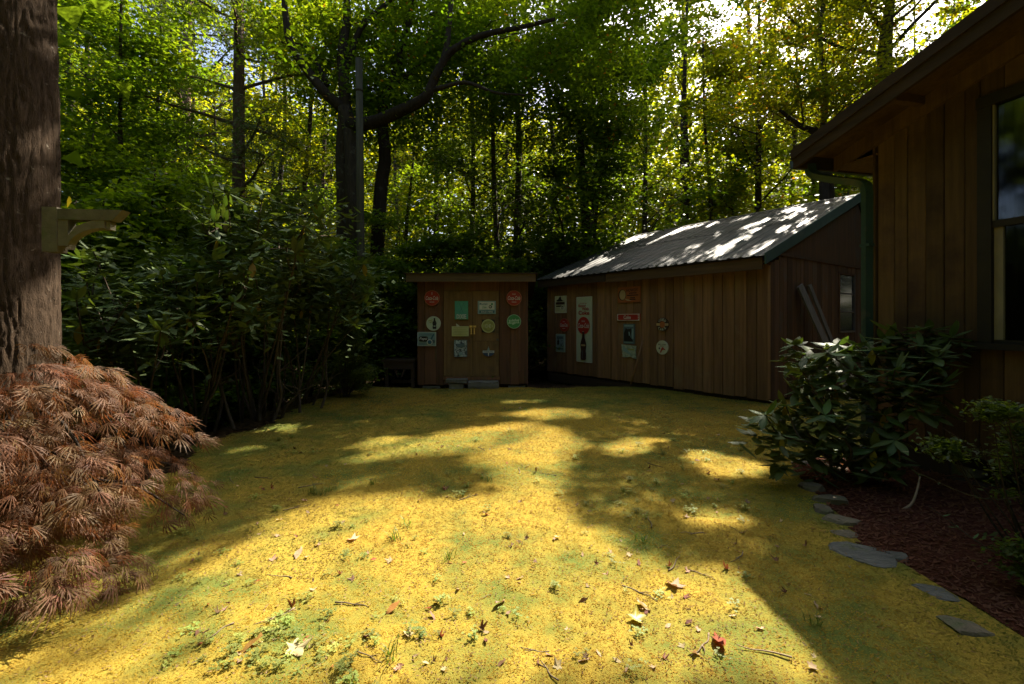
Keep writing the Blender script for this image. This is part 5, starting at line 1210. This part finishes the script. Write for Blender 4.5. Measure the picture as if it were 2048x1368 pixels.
for k_, (px, d, r, H, ln, pal) in enumerate(SP):
    tree('forest_tree', LS[k_], straight(px, d, H, ln, .22, 50 + k_), r, 15, .28, 3.0, 14000 + 9000 * (k_ == 0), .15, pal, 'woodland trees behind the long shed', orange=.015,
         extra=[Vector((random.uniform(1.8, 6.0), random.uniform(12.5, 15.5), random.uniform(9.8, 13.5))) for _ in range(230)] if k_ == 0 else ())  # first tree: leaves added well off its trunk to cast shade on the left lawn
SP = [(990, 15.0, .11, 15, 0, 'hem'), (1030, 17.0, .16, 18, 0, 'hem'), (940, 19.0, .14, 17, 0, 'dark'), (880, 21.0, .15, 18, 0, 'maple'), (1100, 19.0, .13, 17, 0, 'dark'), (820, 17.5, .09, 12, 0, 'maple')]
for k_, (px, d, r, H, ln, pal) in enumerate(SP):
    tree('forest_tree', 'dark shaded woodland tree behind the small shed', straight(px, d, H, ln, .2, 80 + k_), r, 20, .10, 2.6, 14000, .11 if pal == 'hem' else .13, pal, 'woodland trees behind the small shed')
SP = [(250, 12.0, .10, 11, 0, 'maple'), (330, 14.5, .10, 12, 0, 'maple'), (190, 14.0, .13, 14, 0, 'maple'), (610, 16.0, .13, 15, 0, 'yellow'), (560, 20.0, .16, 17, 0, 'maple'), (420, 17.5, .1, 12, 0, 'yellow'), (140, 18.0, .15, 16, 0, 'dark'), (650, 22.0, .16, 18, 0, 'yellow')]
for k_, (px, d, r, H, ln, pal) in enumerate(SP):
    tree('forest_tree', 'leafy woodland tree rising behind the rhododendron thicket', straight(px, d, H, ln, .2, 110 + k_), r, 20, .12, 2.7, 14000, .135, pal, 'woodland trees behind the thicket')
# leafy understory saplings
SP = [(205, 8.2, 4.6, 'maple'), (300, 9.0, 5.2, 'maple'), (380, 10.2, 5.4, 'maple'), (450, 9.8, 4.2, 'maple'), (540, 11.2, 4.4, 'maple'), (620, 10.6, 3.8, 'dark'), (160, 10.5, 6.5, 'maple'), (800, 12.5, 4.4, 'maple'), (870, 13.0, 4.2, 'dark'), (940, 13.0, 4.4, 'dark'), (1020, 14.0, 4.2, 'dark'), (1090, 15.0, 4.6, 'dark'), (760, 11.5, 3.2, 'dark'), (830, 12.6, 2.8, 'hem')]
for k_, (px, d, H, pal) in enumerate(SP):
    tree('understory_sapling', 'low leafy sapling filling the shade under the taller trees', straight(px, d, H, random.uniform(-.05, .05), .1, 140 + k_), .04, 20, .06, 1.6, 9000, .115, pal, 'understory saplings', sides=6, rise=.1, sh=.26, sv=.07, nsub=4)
SP = [(1190, 17.5, 4.6), (1260, 19, 5), (1340, 20, 5.2), (1430, 21, 5.4), (1500, 20.5, 5), (1570, 22, 6), (1660, 21, 6), (1740, 22, 6), (1820, 24, 7), (1140, 15.5, 3.6), (1210, 15.5, 3.2)]
for k_, (px, d, H) in enumerate(SP):
    tree('understory_sapling', 'yellow green leafy sapling in the woods beyond the long shed', straight(px, d, H, random.uniform(-.05, .05), .12, 170 + k_), .05, 16, .10, 2.1, 8500, .15, 'yellow' if k_ < 9 else 'dark', 'saplings beyond the long shed', sides=6, rise=.15, sh=.32, sv=.1, nsub=4)
# farther trees
rd = random.Random(31)
for k_ in range(24):
    px = -120 + 2300 * (k_ + rd.random()) / 24; d = rd.uniform(25, 37); H = rd.uniform(22, 27) + (7 if 1330 < px < 1640 else 0)
    tree('distant_tree', 'far woodland tree deep in the forest', straight(px, d, H, 0, .3, 200 + k_), rd.uniform(.10, .18), 16, .05, 4.0, 12500, .25, rd.choice(['yellow', 'maple', 'yellow', 'turn']), 'far forest trees', tri=True, sides=7, sh=.6, sv=.25)
for k_ in range(24):                                       # the clearing is closed by trees on the other sides too
    an_ = math.radians(100 + 212 * (k_ + rd.random() * .6) / 24); dd_ = rd.uniform(7.5, 12) + (3 if k_ > 19 else 0); x, y = dd_ * math.sin(an_) * 1.15, dd_ * math.cos(an_)
    if x > 2: x += 5
    b_ = Vector((x, y, float(gz(x, y)))); H = rd.uniform(13, 18)
    tree('forest_tree', 'tall leafy tree closing the clearing opposite the sheds', [b_ + Vector((rd.uniform(-.2, .2) * f_, rd.uniform(-.2, .2) * f_, H * f_)) for f_ in (0, .3, .6, 1)], .2, 18, .08, 3.8, 6000, .45, 'dark', 'trees round the clearing', tri=True, sides=7, sh=.7, sv=.4)
for k_ in range(8):                                        # and behind the house
    an_ = math.radians(50 + 50 * (k_ + rd.random() * .6) / 8); dd_ = rd.uniform(17, 22); x, y = dd_ * math.sin(an_), dd_ * math.cos(an_)
    b_ = Vector((x, y, float(gz(x, y)))); H = rd.uniform(14, 18)
    tree('forest_tree', 'tall leafy tree standing behind the house', [b_ + Vector((rd.uniform(-.2, .2) * f_, rd.uniform(-.2, .2) * f_, H * f_)) for f_ in (0, .3, .6, 1)], .2, 18, .08, 3.8, 5500, .45, 'dark', 'trees behind the house', tri=True, sides=7, sh=.7, sv=.4)
# the wood behind that reads as one mass
n = 230000
ax = np.radians(rng.uniform(-62, 62, n)); rr = rng.uniform(33, 56, n); x = rr * np.sin(ax); y = rr * np.cos(ax); gg = gz(x, y)
z = gg + rng.uniform(0, 1, n) ** 1.25 * (17 + 4 * vnoise(np.stack([x * .2, y * .2, x * 0], -1), 51))
P = np.stack([x, y, z], 1); P = P[(vnoise(P * .35, 52) > -.5)]; D, sd = leaf_dirs(len(P))
o = build_leaves('distant_woods', P, D, sd, .48 * rng.uniform(.7, 1.3, len(P)), .36, leaf_cols(P, 'far'), M['leaf'], tri=True); tag(o, 'far-off wood of yellow green foliage closing the view', 'woods', kind='stuff')
# dark low shrub layer
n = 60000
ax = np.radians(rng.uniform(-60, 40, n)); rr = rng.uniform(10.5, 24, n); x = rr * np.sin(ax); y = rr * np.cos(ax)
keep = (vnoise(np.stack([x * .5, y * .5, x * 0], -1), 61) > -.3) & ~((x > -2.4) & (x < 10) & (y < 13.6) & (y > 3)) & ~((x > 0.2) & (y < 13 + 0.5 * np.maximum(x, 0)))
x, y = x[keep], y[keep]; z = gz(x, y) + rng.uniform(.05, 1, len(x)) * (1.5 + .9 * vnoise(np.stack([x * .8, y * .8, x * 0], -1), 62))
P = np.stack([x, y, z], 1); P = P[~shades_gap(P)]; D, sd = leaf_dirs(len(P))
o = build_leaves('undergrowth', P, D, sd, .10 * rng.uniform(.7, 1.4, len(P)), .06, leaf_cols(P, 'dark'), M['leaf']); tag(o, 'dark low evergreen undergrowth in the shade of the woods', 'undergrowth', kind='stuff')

# ------------------------------------------------------------------ on the lawn: fallen leaves, twigs, clover, grass
def lobed(n, s, amp, curl, seed, mat):
    rd = random.Random(seed); vv = [(0, 0, .006)]; m = n * 4
    for i_ in range(m):
        a = 2 * math.pi * i_ / m; r = s * (1 - amp * (.5 + .5 * math.cos(a * n)) * rd.uniform(.8, 1.2)) * (1 + .25 * math.cos(a))
        vv.append((r * math.cos(a), r * math.sin(a) * .85, .004 + curl * r * r / s * (1 + .6 * math.sin(2 * a + seed)) + rd.uniform(0, .004)))
    return mesh('fallen_leaf', vv, [(0, i_ + 1, (i_ + 1) % m + 1) for i_ in range(m)], mat, True)
def oval(s, curl, mat, seed):
    vv, ff = [], []
    for i_ in range(6):
        u = i_ / 5; w_ = s * .33 * math.sin(math.pi * min(.97, max(.05, u)))
        vv += [((u - .5) * s * 1.6, -w_, .004 + curl * w_ * 1.2), ((u - .5) * s * 1.6, 0, .004 + abs(u - .5) * s * curl), ((u - .5) * s * 1.6, w_, .004 + curl * w_ * .7)]
        if i_: a = i_ * 3; ff += [(a - 3, a, a + 1, a - 2), (a - 2, a + 1, a + 2, a - 1)]
    return mesh('fallen_leaf', vv, ff, mat, True)
FLV = [('pale tan lobed dry leaf lying on the moss', lobed(5, .040, .55, .35, 1, M['dry1'])), ('dark brown curled dry leaf lying on the moss', lobed(5, .036, .5, .9, 2, M['dry2'])),
       ('pale tan oval dry leaf lying on the moss', oval(.045, .5, M['dry1'], 3)), ('dark brown oval dry leaf lying on the moss', oval(.045, .9, M['dry2'], 4)), ('small rust orange dry leaf lying on the moss', oval(.035, .6, M['dry3'], 5))]
def put(mesh_, name, x, y, label, cat, group, s=1.0, rz=None, tilt=.25, dz=.036):
    o = bpy.data.objects.new(name, mesh_); o.location = (x, y, float(gz(x, y)) + dz); o.scale = (s, s, s)
    o.rotation_euler = (random.uniform(-tilt, tilt), random.uniform(-tilt, tilt), random.uniform(0, 6.28) if rz is None else rz); link(o); return tag(o, label, cat, group)
big = [(505, 1310, 4, 1.9, 'large rust orange curled leaf among the clover'), (787, 1232, 4, 1.5, 'rust red upright leaf beside the sunlit clover'), (1440, 1305, 4, 2.4, 'long rust red leaf lying at the edge of the house shade'), (1345, 1187, 0, 1.5, 'pale orange oak leaf with pointed lobes on the moss'),
       (703, 1092, 0, 1.2, 'bright pale lobed leaf alone on the sunlit moss'), (598, 1120, 2, 1.5, 'pale leaf leaning on a darker leaf on the sunlit moss'), (1000, 1222, 2, 1.3, 'whitish oval leaf beside the middle of the lawn'), (1285, 1228, 2, 1.3, 'fresh yellow green leaf upright in the moss'), (590, 1315, 0, 1.5, 'grey lobed leaf beside the rust orange leaf'), (1270, 1255, 0, 1.3, 'pale crumpled leaf below the fresh yellow green one')]
for px, py, k_, sc_, lab in big:
    x, y = ground_px(px, py); o = put(FLV[k_][1], 'fallen_leaf', x, y, lab, 'leaf', 'fallen leaves on the moss', sc_, tilt=.5)
    if 'yellow green' in lab: o.material_slots[0].link = 'OBJECT'; o.material_slots[0].material = M['rhodo_yellow']
cnt = 0
while cnt < 210:
    px, py = random.uniform(350, 1650), 790 + 570 * random.random() ** .8; x, y = ground_px(px, py)
    if not bool(in_lawn(np.array([x]), np.array([y]))[0]): continue
    k_ = random.choice([0, 0, 1, 2, 2, 3, 4]); put(FLV[k_][1], 'fallen_leaf', x, y, FLV[k_][0], 'leaf', 'fallen leaves on the moss', random.uniform(.3, .62) * (1 + .08 * y), tilt=.6); cnt += 1
TW = []
for k_ in range(4):
    rd = random.Random(k_); pts = [Vector((-.5 + q_ / 4, rd.uniform(-.06, .06), .004 + rd.uniform(0, .03))) for q_ in range(5)]; b = Bag(); b.add(tube(spline(pts, 3), list(np.linspace(.022, .008, 13)), 5))
    if k_ % 2: b.add(tube([pts[2], pts[2] + Vector((.12, .1, .02)), pts[2] + Vector((.25, .14, .03))], [.014, .01, .005], 5))
    TW.append(mesh('twig', b.v, b.f, M['twig'], True))
for k_ in range(34):
    if k_ < 6: px, py = ((1350, 1140), (1405, 1162), (560, 1165), (740, 1330), (1310, 940), (1280, 1200))[k_]
    else: px, py = random.uniform(400, 1600), random.uniform(830, 1360)
    x, y = ground_px(px, py)
    if bool(in_lawn(np.array([x]), np.array([y]))[0]): put(TW[k_ % 4], 'twig', x, y, 'forked dry twig lying on the moss' if (k_ % 4) % 2 else 'plain dry twig lying on the moss', 'twig', 'dry twigs on the moss', random.uniform(.08, .22), tilt=.06)
# clover and small weeds
def weed_mesh(seed, n=9, s=.0095):
    rd = random.Random(seed); b = Bag()
    for _ in range(n):
        c = Vector((rd.gauss(0, s * 1.6), rd.gauss(0, s * 1.6), rd.uniform(.008, .03))); a0 = rd.random() * 6.28
        for q_ in range(3):
            a = a0 + q_ * 2.094; d = Vector((math.cos(a), math.sin(a), rd.uniform(-.1, .3))) * s * rd.uniform(.6, .9); t = Vector((-math.sin(a), math.cos(a), 0)) * s * .42
            b.add(([c, c + d * .55 + t, c + d, c + d * .55 - t], [(0, 3, 2, 1)]))
        b.add(([c, c + Vector((.001, 0, 0)), Vector((0, 0, 0)), Vector((.001, 0, 0))], [(0, 1, 3, 2)]))
    return mesh('clover', b.v, b.f, M['weed'])
WM = [weed_mesh(k_, 8 + 3 * k_) for k_ in range(5)]
cl = [(500, 1340), (560, 1320), (640, 1300), (700, 1345), (450, 1345), (600, 1280), (520, 1280), (740, 1290), (660, 1245), (840, 1285), (410, 1300), (690, 1130), (730, 1125), (620, 1210), (1275, 1035), (1310, 1015), (1255, 1045), (1240, 1020), (925, 1000), (1110, 1190), (800, 1220), (870, 1175), (560, 1250)]
for k_ in range(190):
    if k_ < len(cl): px, py = cl[k_]
    elif k_ < 60: px, py = random.gauss(600, 110), random.gauss(1320, 45)
    elif k_ < 85: px, py = random.gauss(1350, 90), random.gauss(960, 45)
    elif k_ < 100: px, py = random.gauss(560, 70), random.gauss(895, 25)
    else: px, py = random.uniform(350, 1500), random.uniform(850, 1360)
    py = max(py, 800); x, y = ground_px(px, py)
    if bool(in_lawn(np.array([x]), np.array([y]))[0]): put(WM[k_ % 5], 'clover', x, y, 'low clump of clover growing in the moss', 'clover', 'clover clumps in the lawn', random.uniform(.55, 1.35) * (1 + .09 * y), tilt=.05, dz=.030)
def tuft_mesh(seed):
    rd = random.Random(seed); b = Bag()
    for _ in range(16):
        a = rd.random() * 6.28; L = rd.uniform(.04, .09); c = Vector((rd.gauss(0, .02), rd.gauss(0, .02), 0)); d = Vector((math.cos(a) * .6, math.sin(a) * .6, 1)).normalized(); t = Vector((-math.sin(a), math.cos(a), 0)) * .0022
        b.add(([c - t, c + t, c + d * L * .6 + t * .8, c + d * L * .6 - t * .8, c + d * L + Vector((math.cos(a), math.sin(a), -.3)) * .018], [(0, 1, 2, 3), (3, 2, 4)]))
    return mesh('grass_tuft', b.v, b.f, M['grass'])
GM = [tuft_mesh(k_) for k_ in range(3)]
for k_, (px, py) in enumerate(((625, 995), (655, 990), (640, 997), (745, 975), (965, 965), (975, 970), (900, 1128), (790, 1090), (1290, 1095), (780, 1330), (1630, 1265), (820, 1060), (1020, 870), (460, 830))):
    x, y = ground_px(px, py); put(GM[k_ % 3], 'grass_tuft', x, y, 'thin tuft of green grass blades in the moss', 'grass', 'grass tufts in the lawn', random.uniform(.8, 1.4), tilt=.05, dz=.030)
